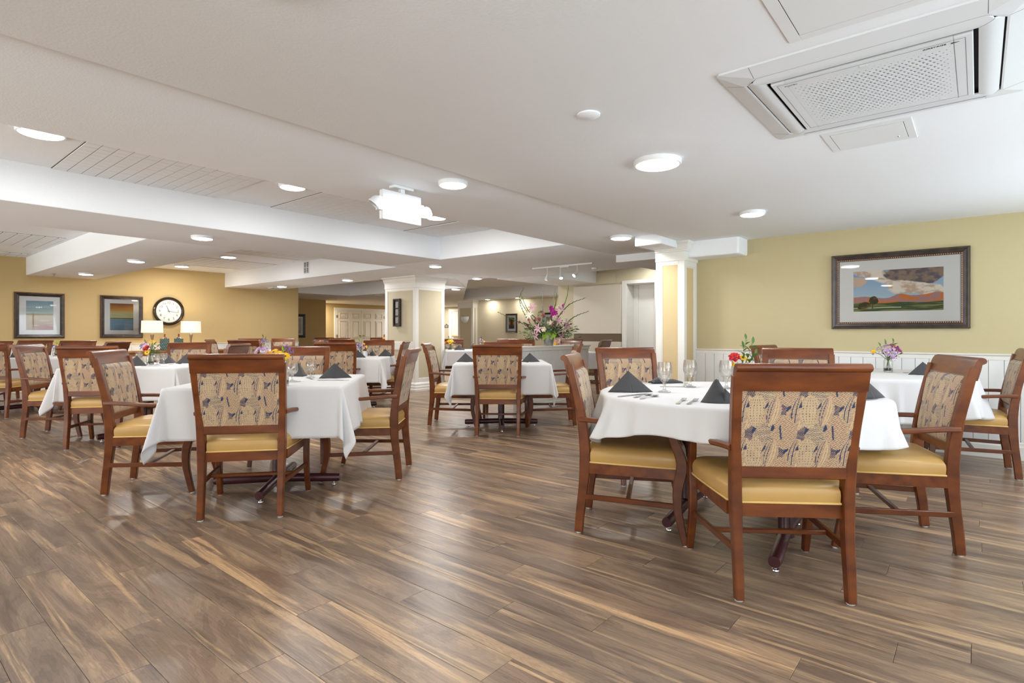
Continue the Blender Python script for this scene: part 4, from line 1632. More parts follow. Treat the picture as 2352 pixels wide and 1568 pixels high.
# centre square table
for (px, py, lb, dg) in ((1070, 831, 'charcoal napkin pyramid at the left of the centre table', -40), (1218, 831, 'charcoal napkin pyramid at the right of the centre table', -40)):
    x, y = W(px, py, TZ)
    napkin(x, y, dg, 'tent', lb)
for (px, py, dg, lb) in ((1212, 831, 20, 'fork at the right napkin of the centre table'), (1217, 832, 15, 'second fork at the right napkin of the centre table')):
    x, y = W(px, py, TZ)
    cutlery('fork', x, y, dg, lb)
# red rose table
for (px, py, lb, dg, kd) in ((314, 840, 'charcoal napkin left of the red rose jar', -50, 'tent'), (388, 834, 'charcoal napkin behind the glasses of the rose table', 40, 'tent'),
                             (430, 834, 'charcoal napkin right on the rose table', -20, 'tent')):
    x, y = W(px, py, TZ)
    napkin(x, y, dg, kd, lb)
for (px, py, lb) in ((319, 833, 'wine glass left of the red rose jar'), (361, 839, 'wine glass right beside the red rose jar'), (376, 836, 'wine glass second from the red rose jar')):
    x, y = W(px, py, TZ)
    goblet(x, y, 'wine', lb, 'short wine glasses')
x, y = W(402, 837, TZ)
cutlery('spoon', x, y, 30, 'spoon on the rose table')
x, y = W(355, 842, TZ)
cutlery('knife', x, y, -20, 'knife on the rose table')
# table before the pillar
for (px, py, lb, dg) in ((886, 818, 'charcoal napkin right on the table before the pillar', -30), (856, 817, 'charcoal napkin behind the glasses before the pillar', 50),
                         (822, 821, 'charcoal napkin left on the table before the pillar', -45)):
    x, y = W(px, py, TZ)
    napkin(x, y, dg, 'tent', lb)
for (px, py, lb) in ((848, 818, 'wine glass left before the pillar'), (866, 817, 'wine glass right before the pillar'), (817, 812, 'wine glass beside the crest rail before the pillar')):
    x, y = W(px, py, TZ)
    goblet(x, y, 'wine', lb, 'short wine glasses')
x, y = W(838.5, 818, TZ)
tag(MB().box(x - .028, x + .028, y - .028, y + .028, TZ, TZ + .075, .006).build('sugar_caddy', M['plastic_w']), 'small white packet holder on the table before the pillar', 'caddy')
# far tables
x, y = ontab(38, (TAB[5][0] - .2, TAB[5][1] - .2))
napkin(x, y, 20, 'cone', 'charcoal napkin on the leftmost far table')
x, y = ontab(1055, (TAB[9][0] - .1, TAB[9][1] - .1))
napkin(x, y, -30, 'tent', 'charcoal napkin on the yellow flower table beyond the pillar')
x, y = ontab(1088, TAB[10])
napkin(x, y, -30, 'tent', 'charcoal napkin on the farther table beyond the pillar')
for (px, tb, lb) in ((1028, 9, 'wine glass left of the yellow flowers beyond the pillar'), (1044, 9, 'wine glass right of the yellow flowers beyond the pillar'),
                     (613, 6, 'wine glass beside the leafy posy, far row'), (640, 6, 'wine glass in the far row before the ochre wall')):
    x, y = ontab(px, (TAB[tb][0] - .15, TAB[tb][1] - .15))
    goblet(x, y, 'wine', lb, 'short wine glasses')


# ------------------------------------------------------------------ flowers
def basis(n):
    n = Vector(n).normalized()
    a = n.orthogonal().normalized()
    return a, n.cross(a), n


def petal(mb, c, n, ang, length, width, lift, curl=0.3, nu=4, nv=5, base=.1):
    """one petal leaving c at angle ang around the axis n; lift 0 = flat, 1 = along the axis"""
    a, b, ax_ = basis(n)
    d = a * math.cos(ang) + b * math.sin(ang)
    side = ax_.cross(d)
    c = Vector(c)

    def fn(s, t):
        el = lift * PI / 2 * (1 - curl * t)
        p = c + (d * math.cos(el) + ax_ * math.sin(el)) * length * t
        w = width * math.sin(PI * min(1, base + (1 - base) * t) ** .8) * .5 * (1.0 if t < .98 else .5)
        q = (s - .5) * 2
        return p + side * w * q + ax_ * (abs(q) ** 2) * w * .35
    mb.grid(fn, nu, nv)


def rose(c, n, r, m, parent, name='rose'):
    mb = MB()
    k = 0
    for ring, (cnt, lf, ln) in enumerate(((3, .95, .75), (4, .86, .85), (5, .70, .95), (6, .48, 1.05), (6, .25, 1.1))):
        for i in range(cnt):
            petal(mb, c, n, 2 * PI * i / cnt + ring * .7, r * ln, r * (.75 + .16 * ring), lf, curl=.45 + .1 * ring, nu=5, base=.35)
    return mb.build(name, M[m], parent, True, sharp=0)


def daisy(c, n, r, m, parent, name='daisy', cnt=12, center='dkcenter'):
    mb = MB()
    for ring in range(2):
        for i in range(cnt):
            petal(mb, c, n, 2 * PI * (i + .5 * ring) / cnt, r * (1 - .12 * ring), r * .38, .12 + .16 * ring, curl=.8, nu=3, nv=4, base=.25)
    o = mb.build(name, M[m], parent, True, sharp=0)
    a, b, ax_ = basis(n)
    mt = Matrix.Translation(Vector(c)) @ Matrix((a, b, ax_)).transposed().to_4x4()
    MB().lathe([(0, 0), (r * .26, 0), (r * .28, r * .07), (r * .18, r * .14), (0, r * .16)], 12, mt).build('flower_center', M[center], o, True)
    return o


def floret_cluster(c, n, R, count, fr, m, parent, name='floret_cluster', seed=0, petals=4):
    r = random.Random(seed)
    mb = MB()
    a, b, ax_ = basis(n)
    for i in range(count):
        th, q = r.uniform(0, 2 * PI), math.sqrt(r.random())
        el = math.acos(1 - q * .95)
        d = (a * math.cos(th) + b * math.sin(th)) * math.sin(el) + ax_ * math.cos(el)
        p = Vector(c) + d * R * r.uniform(.8, 1.05)
        for k in range(petals):
            petal(mb, p, d, 2 * PI * k / petals + i, fr, fr * .9, .2, nu=2, nv=3, base=.3)
    return mb.build(name, M[m], parent, True, sharp=0)


def leaf_sprig(p0, p1, m, parent, nleaf=6, ll=.035, lw=.014, name='leaf_sprig', seed=0, bend=.02, stem_r=.0015, stem_m=None):
    r = random.Random(seed)
    p0, p1 = Vector(p0), Vector(p1)
    side = (p1 - p0).cross(Vector((0, 0, 1)))
    side = side.normalized() if side.length > 1e-5 else Vector((1, 0, 0))
    mid = (p0 + p1) / 2 + side * bend
    path = [p0 * (1 - t) ** 2 + mid * 2 * t * (1 - t) + p1 * t * t for t in [k / 8 for k in range(9)]]
    mb = MB().tube(path, [stem_r * (1.3 - .08 * k) for k in range(9)], 5)
    for i in range(nleaf):
        t = .35 + .65 * (i + .5) / nleaf
        k = min(7, int(t * 8))
        p = path[k].lerp(path[k + 1], t * 8 - k)
        ax_ = (path[k + 1] - path[k]).normalized()
        petal(mb, p, ax_, i * 2.4 + r.uniform(-.4, .4), ll * r.uniform(.8, 1.15), lw, .45, curl=.5, nu=3, nv=5, base=.08)
    petal(mb, path[-1], (path[-1] - path[-2]), 0, ll, lw, .85, curl=.1, nu=3, nv=5, base=.08)
    return mb.build(name, M[m], parent, True, sharp=0)


def glass_jar(root, h=.125, r=.036):
    prof = [(.0, .0), (r * .86, 0), (r, .006), (r, h * .70), (r * .93, h * .80), (r * .80, h * .86), (r * .80, h * .97), (r * .83, h)]
    inn = [(r * .76, h), (r * .74, h * .86), (r * .88, h * .79), (r * .94, h * .70), (r * .94, .010), (.0, .008)]
    MB().lathe(prof + inn, 28).build('glass_jar', M['glass'], root, True, sharp=60)
    mb = MB()
    rr = random.Random(4)
    for i in range(46):
        a, q, z = rr.uniform(0, 6.28), math.sqrt(rr.random()) * r * .78, .016 + rr.random() * .020
        s = rr.uniform(.006, .009)
        mb.lathe([(0, -s * .7), (s * .8, -s * .35), (s, 0), (s * .8, s * .35), (0, s * .7)], 6, Matrix.Translation((q * math.cos(a), q * math.sin(a), z)))
    o = mb.build('pebbles', M['pebble'], root, True)
    o['kind'] = 'stuff'
    mb = MB()
    for i in range(9):
        a = rr.uniform(0, 6.28)
        q = r * .5
        mb.tube([(q * math.cos(a), q * math.sin(a), .03), (-q * .6 * math.cos(a + .5), -q * .6 * math.sin(a + .5), h + .02)], .0022, 5)
    mb.build('flower_stems', M['stemgreen'], root, True)


Rv = Vector((Fv[1], -Fv[0], 0))      # to the right as the camera sees it
Fw = Vector((Fv[0], Fv[1], 0))


def posy(px, py, items, label, s=1.0, jar=True, h=.125, tab=None):
    """items: list of (kind, right, up, toward camera, size, colour)"""
    x, y = ontab(px, TAB[tab]) if tab else W(px, py, TZ)
    root = empty('flower_jar', (x, y, TZ + .001), 0, label, 'flowers', 'flower jars on the dining tables')
    if jar:
        glass_jar(root, h)
    for i, (k, rt, up, tw, sz, c) in enumerate(items):
        p = Rv * rt + Vector((0, 0, up)) - Fw * tw
        n = (p - Vector((0, 0, h * .7)))
        n = (n.normalized() - Fw * .7).normalized()
        if k == 'rose':
            rose(p, n, sz, c, root)
        elif k == 'daisy':
            daisy(p, n, sz, c, root, center='yellow' if c != 'yellow' else 'orange')
        elif k == 'sun':
            daisy(p, n, sz, c, root, center='dkcenter')
        elif k == 'cl':
            floret_cluster(p, n, sz, 16, sz * .42, c, root, seed=i)
        elif k == 'mini':
            floret_cluster(p, n, sz, 26, sz * .25, c, root, seed=i, petals=3)
        elif k == 'leaf':
            leaf_sprig((0, 0, h * .8), p, c, root, 6, sz, sz * .38, seed=i)
        if k != 'leaf':
            q = Vector((0, 0, h * .8))
            MB().tube([q, q.lerp(p, .5) + Vector((0, 0, .01)), p], .0016, 5).build('flower_stem', M['green'], root, True)
    return root


posy(2040, 855, [('mini', -.115, .175, .0, .030, 'greyfl'), ('mini', -.075, .195, .02, .032, 'greyfl'), ('cl', -.03, .205, .03, .036, 'lilac'), ('cl', .02, .185, .04, .034, 'lilac'),
                 ('cl', .0, .150, .05, .030, 'lilac'), ('cl', -.05, .170, .05, .032, 'lilac'), ('cl', .015, .125, .05, .022, 'lilac'), ('cl', .045, .205, .02, .030, 'plum'),
                 ('cl', .075, .195, .01, .026, 'magenta'), ('cl', .095, .175, .0, .022, 'plum'), ('cl', .03, .225, .0, .022, 'plum'), ('rose', -.14, .18, .02, .018, 'yellow'),
                 ('leaf', .045, .26, .0, .045, 'green'), ('leaf', -.02, .25, .0, .04, 'green'), ('leaf', -.07, .235, .0, .03, 'green'), ('leaf', .08, .16, .03, .03, 'green')],
     'glass jar of lilac and plum flowers by the beadboard wall')
posy(1702, 893, [('rose', -.048, .190, .02, .036, 'red'), ('sun', .005, .188, .01, .028, 'yellow'), ('daisy', -.06, .150, .02, .020, 'yellow'), ('sun', .04, .175, .0, .022, 'yellow'),
                 ('leaf', .07, .275, .0, .055, 'green'), ('leaf', .015, .255, .0, .045, 'green'), ('leaf', .085, .215, .0, .045, 'green'), ('leaf', .06, .185, .01, .04, 'green'),
                 ('leaf', .03, .30, .0, .045, 'green')],
     'glass jar with red rose and tall leafy sprig on the near round table')
posy(650, 886, [('daisy', -.165, .225, .0, .036, 'lilac'), ('cl', -.125, .235, .0, .020, 'lilac'), ('daisy', -.10, .215, .01, .026, 'pink'), ('sun', -.055, .215, .01, .036, 'yellow'),
                ('sun', -.02, .200, .03, .040, 'yellow'), ('sun', .03, .190, .04, .036, 'yellow'), ('daisy', -.085, .205, .02, .026, 'yellow'), ('mini', .03, .235, .0, .020, 'violet'),
                ('mini', .05, .215, .0, .024, 'violet'), ('mini', .02, .255, .0, .016, 'violet'), ('leaf', .0, .225, .0, .03, 'lime')],
     'glass jar with yellow and pink daisies behind the near left armchair', h=.12)
posy(345, 838, [('rose', -.02, .175, .03, .040, 'red'), ('sun', .0, .135, .05, .034, 'yellow'), ('cl', -.05, .215, .0, .028, 'lilac'), ('cl', -.09, .205, .0, .020, 'violet'),
                ('mini', -.09, .175, .0, .020, 'violet'), ('cl', .09, .175, .0, .022, 'pink'), ('mini', .025, .24, .0, .028, 'yellow'), ('leaf', .04, .215, .0, .045, 'green'),
                ('leaf', -.05, .24, .0, .04, 'green'), ('leaf', .09, .145, .02, .05, 'green'), ('leaf', .07, .195, .0, .045, 'green'), ('leaf', .0, .20, .0, .04, 'grey_green')],
     'glass jar with red rose and lilac flowers on the second row table')
posy(829, 818, [('cl', -.02, .155, .03, .036, 'lilac'), ('cl', .035, .150, .03, .034, 'lilac'), ('cl', -.05, .165, .0, .026, 'violet'), ('cl', .0, .135, .05, .028, 'violet'),
                ('sun', .05, .125, .04, .022, 'yellow'), ('sun', .04, .18, .0, .024, 'yellow'), ('sun', .085, .14, .02, .022, 'yellow'), ('leaf', -.03, .26, .0, .04, 'stemgreen'),
                ('leaf', .03, .28, .0, .03, 'stemgreen'), ('leaf', -.08, .22, .0, .03, 'stemgreen')],
     'glass jar with lilac flowers on the table before the double doors')
posy(606, 812, [('cl', .0, .19, .02, .036, 'violet'), ('cl', .06, .185, .0, .034, 'violet'), ('sun', -.09, .195, .0, .026, 'yellow'), ('cl', -.05, .155, .02, .030, 'pink'),
                ('leaf', -.02, .27, .0, .05, 'dkgreen'), ('leaf', .03, .24, .0, .045, 'dkgreen'), ('cl', -.03, .20, .0, .03, 'violet')],
     'glass jar with violet flowers and dark leaves, far row', tab=6)
posy(128, 802, [('daisy', -.14, .13, .0, .06, 'orange'), ('cl', .0, .14, .02, .03, 'violet'), ('leaf', .03, .20, .0, .05, 'lime'), ('leaf', .10, .13, .0, .04, 'green'), ('mini', .01, .17, .0, .03, 'yellow')],
     'glass jar with orange gerbera at the far left table', tab=5)
posy(735, 796, [('rose', -.05, .17, .0, .04, 'burgundy'), ('sun', .0, .16, .0, .035, 'orange'), ('cl', .07, .12, .0, .05, 'lilac'), ('rose', .13, .11, .0, .035, 'burgundy')],
     'glass jar with dark red flowers near the wall corner', tab=7)
posy(880, 796, [('daisy', .03, .21, .0, .055, 'orange'), ('cl', -.06, .12, .0, .05, 'lilac'), ('mini', .10, .14, .0, .03, 'white_fl')],
     'glass jar with an orange blossom left of the pillar', tab=8)
posy(1034, 808, [('sun', -.02, .18, .03, .045, 'yellow'), ('sun', .035, .18, .03, .045, 'yellow'), ('sun', .0, .145, .04, .040, 'yellow'), ('rose', -.08, .15, .0, .040, 'orange'),
                 ('cl', .07, .16, .0, .03, 'pink'), ('sun', .05, .11, .03, .028, 'yellow'), ('leaf', -.03, .25, .0, .04, 'dkgreen')],
     'glass jar with round yellow flowers right of the pillar', tab=9)
posy(1130, 829, [('leaf', -.03, .10, .0, .10, 'lime'), ('leaf', .0, .13, .0, .09, 'lime'), ('leaf', .02, .10, .0, .08, 'lime'), ('mini', .17, .07, .0, .05, 'coral'), ('mini', .13, .05, .0, .03, 'coral')],
     'glass jar with green succulent leaves and coral berries on the centre table')
posy(1278, 800, [('sun', -.03, .14, .03, .040, 'yellow'), ('sun', .04, .13, .03, .038, 'orange'), ('cl', .0, .20, .0, .04, 'pink'), ('cl', .07, .12, .0, .03, 'lilac'), ('leaf', -.05, .1, .0, .04, 'dkgreen')],
     'glass jar with small yellow flowers beside the zinc bucket', tab=11)
posy(1106, 795, [('cl', -.02, .17, .0, .05, 'lilac'), ('sun', .06, .15, .0, .03, 'yellow'), ('leaf', .0, .22, .0, .05, 'dkgreen')],
     'glass jar with pale lilac flowers farthest beyond the centre chair', tab=10)

# the big bouquet on the half wall
BQ = Vector((6.87, 4.985, .912))
bq = empty('large_bouquet', BQ, 0, 'huge bouquet of gladioli, lilies and roses in a zinc bucket on the half wall', 'flowers')
MB().lathe([(0, 0), (.066, 0), (.068, .004), (.084, .150), (.086, .155), (.080, .155), (.064, .012), (0, .012)], 28).build('zinc_bucket', M['zinc'], bq, True, sharp=50)
PXM = 8.47 / 1290.0          # metres per photograph pixel at the bouquet


def bp(px, py, tw=0.0):
    k = 1 - tw / 8.5
    return Rv * ((px - 1265.5) * PXM * k) + Vector((0, 0, (790.5 - py) * PXM)) - Fw * tw


def gladiolus(pts, m, seed, bloom=None, blooms=0, tw=0.0, buds=16):
    r = random.Random(seed)
    path = lerp_path([bp(a, b, tw) for a, b in pts], 5)
    n = len(path)
    mb = MB().tube(path, [.0055 - .0035 * i / n for i in range(n)], 6)
    for i in range(buds):
        t = .35 + .64 * i / buds
        k = min(n - 2, int(t * (n - 1)))
        p = path[k].lerp(path[k + 1], t * (n - 1) - k)
        ax_ = (path[k + 1] - path[k]).normalized()
        L = .055 * (1.25 - t * .75)
        petal(mb, p, ax_, (i % 2) * PI + r.uniform(-.3, .3), L, .017 * (1.3 - t * .7), .78, curl=.05, nu=3, nv=4, base=.15)
    st = mb.build('gladiolus_stem', M[m], bq, True, sharp=0)
    for i in range(blooms):
        t = .30 + .26 * i / max(1, blooms)
        k = min(n - 2, int(t * (n - 1)))
        p = path[k]
        f = MB()
        nn = (path[k + 1] - path[k]).normalized() * .4 + Rv * (.8 if i % 2 else -.8) - Fw * .5
        for q in range(5):
            petal(f, p, nn, q * 1.256, .038, .034, .55, curl=.6, nu=3, nv=4, base=.2)
        f.build('gladiolus_bloom', M[bloom], st, True, sharp=0)
    return st


gladiolus([(1262, 775), (1225, 742), (1199, 690), (1208, 656)], 'olive', 1, 'lilypink', 2)
gladiolus([(1262, 775), (1240, 735), (1215, 705), (1200, 668)], 'olive', 2, 'plum', 1, tw=.04)
gladiolus([(1262, 775), (1238, 742), (1210, 703), (1200, 682)], 'olive', 3, 'plum', 2, tw=-.04)
gladiolus([(1262, 775), (1215, 745), (1178, 728), (1147, 713)], 'green', 4, 'plum', 3, tw=.06)
gladiolus([(1264, 775), (1256, 735), (1251, 700), (1252.5, 656)], 'bud', 5, 'plum', 1, tw=.03)
gladiolus([(1264, 775), (1270, 730), (1275, 690), (1282, 656)], 'bud', 6, 'magenta', 1)
gladiolus([(1264, 775), (1275, 715), (1281, 695), (1283, 669)], 'olive', 7, 'plum', 1, tw=.05)
gladiolus([(1266, 775), (1293, 715), (1307, 680), (1311, 653)], 'stemgreen', 8, 'magenta', 3)
gladiolus([(1266, 775), (1290, 722), (1315, 695), (1350, 681)], 'green', 9, 'lilypink', 1, tw=.05)
gladiolus([(1266, 775), (1300, 745), (1325, 724), (1358, 711)], 'green', 10, 'plum', 3, tw=.02)
for (px, py, tw, sz) in ((1272, 710, .10, .05), (1279, 716, .11, .05), (1275, 722, .12, .046), (1270, 704, .08, .04)):
    f = MB()
    for q in range(6):
        petal(f, bp(px, py, tw), -Fw + Rv * .2, q * 1.05, sz, sz * .9, .3, curl=.9, nu=4, nv=5, base=.3)
    f.build('gladiolus_bloom', M['magenta'], bq, True, sharp=0)
for i, (px, py, tw, c, dx, up) in enumerate(((1244, 735, .14, 'lilypink', -.6, .9), (1252, 727, .14, 'lilypink', -.1, 1), (1228, 703, .05, 'lily', -.5, .5), (1241, 752, .16, 'lily', -.7, .0),
                                             (1235, 766, .12, 'lily', -.9, -.4), (1285, 735, .15, 'lily', .6, .3), (1302, 741, .12, 'lily', 1, .0), (1292, 709, .05, 'lily', .5, .8), (1306, 746, .12, 'lily', 1, -.2),
                                             (1222, 722, .08, 'white_fl', -.8, .5), (1292, 765, .12, 'lily', .8, -.7))):
    f = MB()
    n_ = Rv * dx + Vector((0, 0, up)) - Fw * .8
    for q in range(6):
        petal(f, bp(px, py, tw), n_, q * 1.047, .095, .030, .52 if c != 'lilypink' else .88, curl=.8 if c != 'lilypink' else .1, nu=3, nv=6, base=.12)
    f.build('lily', M[c], bq, True, sharp=0)
for (px, py, tw, c) in ((1252, 753, .19, 'cream_fl'), (1305, 733, .13, 'white_fl'), (1266, 738, .17, 'cream_fl'), (1278, 727, .12, 'cream_fl')):
    rose(bp(px, py, tw), -Fw + Rv * (px - 1265) * .02, .040, c, bq)
floret_cluster(bp(1274, 743, .18), -Fw, .035, 22, .008, 'coral', bq, name='berry_cluster', seed=3)
floret_cluster(bp(1249, 720, .02), -Fw + Vector((0, 0, 1)), .06, 30, .018, 'stemgreen', bq, name='green_cluster', seed=5)
floret_cluster(bp(1284, 703, .0), -Fw + Vector((0, 0, 1)), .05, 26, .016, 'cream_fl', bq, name='green_cluster', seed=6)
r_ = random.Random(21)
for i in range(110):
    a = r_.uniform(-1.5, 1.5)
    L = r_.uniform(.20, .46) * (1 if abs(a) > .7 else .8)
    tip = Rv * math.sin(a) * L + Vector((0, 0, .12 + math.cos(a) * L * .8 - .03 * abs(a))) - Fw * r_.uniform(-.12, .2)
    leaf_sprig((0, 0, .13), tip, r_.choice(['green', 'dkgreen', 'grey_green', 'green', 'olive', 'stemgreen']), bq, r_.randint(5, 9), r_.uniform(.04, .075), r_.uniform(.010, .022),
               seed=i, bend=r_.uniform(-.05, .05))
for i in range(26):
    a = r_.uniform(-1.9, 1.9)
    L = r_.uniform(.22, .5)
    tip = Rv * math.sin(a) * L + Vector((0, 0, .16 + math.cos(a) * L * .45)) - Fw * r_.uniform(-.05, .16)
    leaf_sprig((0, 0, .13), tip, r_.choice(['green', 'grey_green']), bq, 16, .05, .004, name='fern_sprig', seed=i + 80, bend=r_.uniform(-.06, .06))
for i, (dx, tl) in enumerate(((-.075, .0), (-.02, .01), (.035, .0), (.08, .02), (-.05, .04), (.01, .05))):
    f = MB()
    petal(f, Rv * dx * .8 + Vector((0, 0, .205 + tl)) - Fw * .07, Vector((0, 0, -1)) + Rv * dx * 2, 0, .12, .075, .96, curl=.02, nu=5, nv=7, base=.12)
    f.build('broad_leaf', M['lime'], bq, True, sharp=0)


# ------------------------------------------------------------------ pictures
def art_grid(w, h, nx, ny, fn, parent, mtx, name='print'):
    s = np.linspace(0, 1, nx)
    t = np.linspace(0, 1, ny)
    S, T = np.meshgrid(s, t)
    vs = np.stack([(S.ravel() - .5) * w, np.zeros(S.size), (T.ravel() - .5) * h], 1)
    idx = np.arange(nx * ny).reshape(ny, nx)
    f = np.stack([idx[:-1, :-1].ravel(), idx[:-1, 1:].ravel(), idx[1:, 1:].ravel(), idx[1:, :-1].ravel()], 1)
    me = bpy.data.meshes.new(name)
    me.from_pydata(vs.tolist(), [], f.tolist())
    me.materials.append(M['art'])
    set_colors(me, np.clip(fn(S.ravel(), T.ravel()), 0, 1))
    me.transform(mtx)
    return link(name, me, parent)


def mixc(a, b, k):
    k = np.clip(k, 0, 1)[:, None]
    return a * (1 - k) + b * k


def C(r, g, b):
    return lin((r, g, b))[None, :]


def art_landscape(s, t):
    one = np.ones(len(s))
    col = mixc(C(176, 200, 212) * one[:, None], C(116, 158, 206) * one[:, None], (t - .3) / .7)
    n1, n2 = fbm(s * 7, t * 6, 1), fbm(s * 16 + 3, t * 14, 5)
    # pale cloud band from upper left to the right horizon
    dist = np.abs((t - (1.08 - .75 * s)) - .05 * np.sin(s * 9)) - .11 - .13 * (n1 - .5) * 2
    k = np.clip((.10 - dist) / .05, 0, 1)
    col = mixc(col, mixc(C(232, 222, 208) * one[:, None], C(196, 170, 146) * one[:, None], (n2 - .45) * 4), k)
    # dark storm cloud, upper right
    e = ((s - .78) / .40) ** 2 + ((t - .95) / .30) ** 2 + (n1 - .5) * 1.1
    k = np.clip((1.0 - e) / .12, 0, 1)
    col = mixc(col, mixc(C(92, 84, 92) * one[:, None], C(140, 118, 100) * one[:, None], (n2 - .42) * 4), k)
    e = ((s - .04) / .14) ** 2 + ((t - .73) / .12) ** 2 + (n1 - .5) * .9
    col = mixc(col, C(206, 180, 156) * one[:, None], np.clip((1 - e) / .15, 0, 1))
    # mountains
    ridge = .335 + .035 * np.sin(s * 9.5 + .5) + .10 * np.exp(-((s - .53) / .10) ** 2) + .10 * np.exp(-((s - .97) / .12) ** 2) + .012 * (fbm(s * 22, s * 0, 3) - .5)
    k = np.clip((ridge - t) / .006, 0, 1)
    col = mixc(col, mixc(C(204, 118, 56) * one[:, None], C(168, 128, 128) * one[:, None], (n2 - .40) * 4.5 + (.30 - t) * 2), k)
    k = np.clip((.21 + .012 * np.sin(s * 14) - t) / .01, 0, 1)
    col = mixc(col, mixc(C(58, 76, 48) * one[:, None], C(128, 130, 74) * one[:, None], (fbm(s * 5, t * 40, 8) - .42) * 5), k)
    k = np.clip((.012 - np.abs(t - .085 - .01 * s)) / .006, 0, 1) * (s < .55)
    col = mixc(col, C(186, 196, 176) * one[:, None], k)
    for (cx, cy, rx, ry) in ((.24, .27, .055, .105), (.14, .15, .075, .085), (.10, .10, .05, .05)):
        e = ((s - cx) / rx) ** 2 + ((t - cy) / ry) ** 2 + (n2 - .5) * .8
        col = mixc(col, mixc(C(54, 56, 26) * one[:, None], C(120, 86, 40) * one[:, None], (n2 - .5) * 5), np.clip((1 - e) / .15, 0, 1))
    k = ((np.abs(s - .225) < .006) & (t < .2) & (t > .06)).astype(float)
    return mixc(col, C(80, 66, 40) * one[:, None], k)


def art_sea(s, t):
    one = np.ones(len(s))
    n = fbm(s * 3, t * 26, 2)
    col = mixc(C(124, 158, 176) * one[:, None], C(176, 194, 188) * one[:, None], (1 - t) * 2.2)
    k = np.clip((.55 - t) / .01, 0, 1)
    low = mixc(C(176, 160, 110) * one[:, None], C(150, 72, 34) * one[:, None], (.5 - t) * 2.2 * (.4 + s))
    low = mixc(low, C(190, 176, 130) * one[:, None], (n - .5) * 3)
    col = mixc(col, low, k)
    col = mixc(col, C(70, 60, 40) * one[:, None], ((np.abs(t - .553) < .006)).astype(float))
    return col * (.9 + .2 * n[:, None])


def art_dusk(s, t):
    one = np.ones(len(s))
    n = fbm(s * 3, t * 30, 4)
    col = mixc(C(134, 70, 40) * one[:, None], C(186, 140, 70) * one[:, None], (1 - t) * 4)
    col = mixc(col, C(176, 176, 134) * one[:, None], (.74 - t) * 9)
    col = mixc(col, C(92, 66, 36) * one[:, None], (np.abs(t - .44) < .012).astype(float))
    col = mixc(col, C(112, 142, 160) * one[:, None], (.43 - t) / .02)
    return col * (.88 + .24 * n[:, None])


def art_boats(s, t):
    one = np.ones(len(s))
    n = fbm(s * 9, t * 9, 6)
    col = mixc(C(92, 98, 84) * one[:, None], C(120, 132, 116) * one[:, None], (n - .4) * 4)
    k = ((s > .3) & (s < .7)).astype(float)
    col = mixc(col, C(104, 66, 40) * one[:, None], k)
    col = mixc(col, C(60, 94, 96) * one[:, None], ((t < .3) & ((s < .3) | (s > .7))).astype(float))
    e = ((s - .15) / .14) ** 2 + ((t - .52) / .13) ** 2
    col = mixc(col, C(198, 150, 76) * one[:, None], (e < 1).astype(float))
    e = ((s - .84) / .14) ** 2 + ((t - .52) / .13) ** 2
    return mixc(col, C(198, 160, 92) * one[:, None], (e < 1).astype(float))


def art_grey(s, t):
    one = np.ones(len(s))
    return mixc(C(196, 190, 176) * one[:, None], C(150, 142, 126) * one[:, None], (fbm(s * 3, t * 3, 7) - .4) * 3)


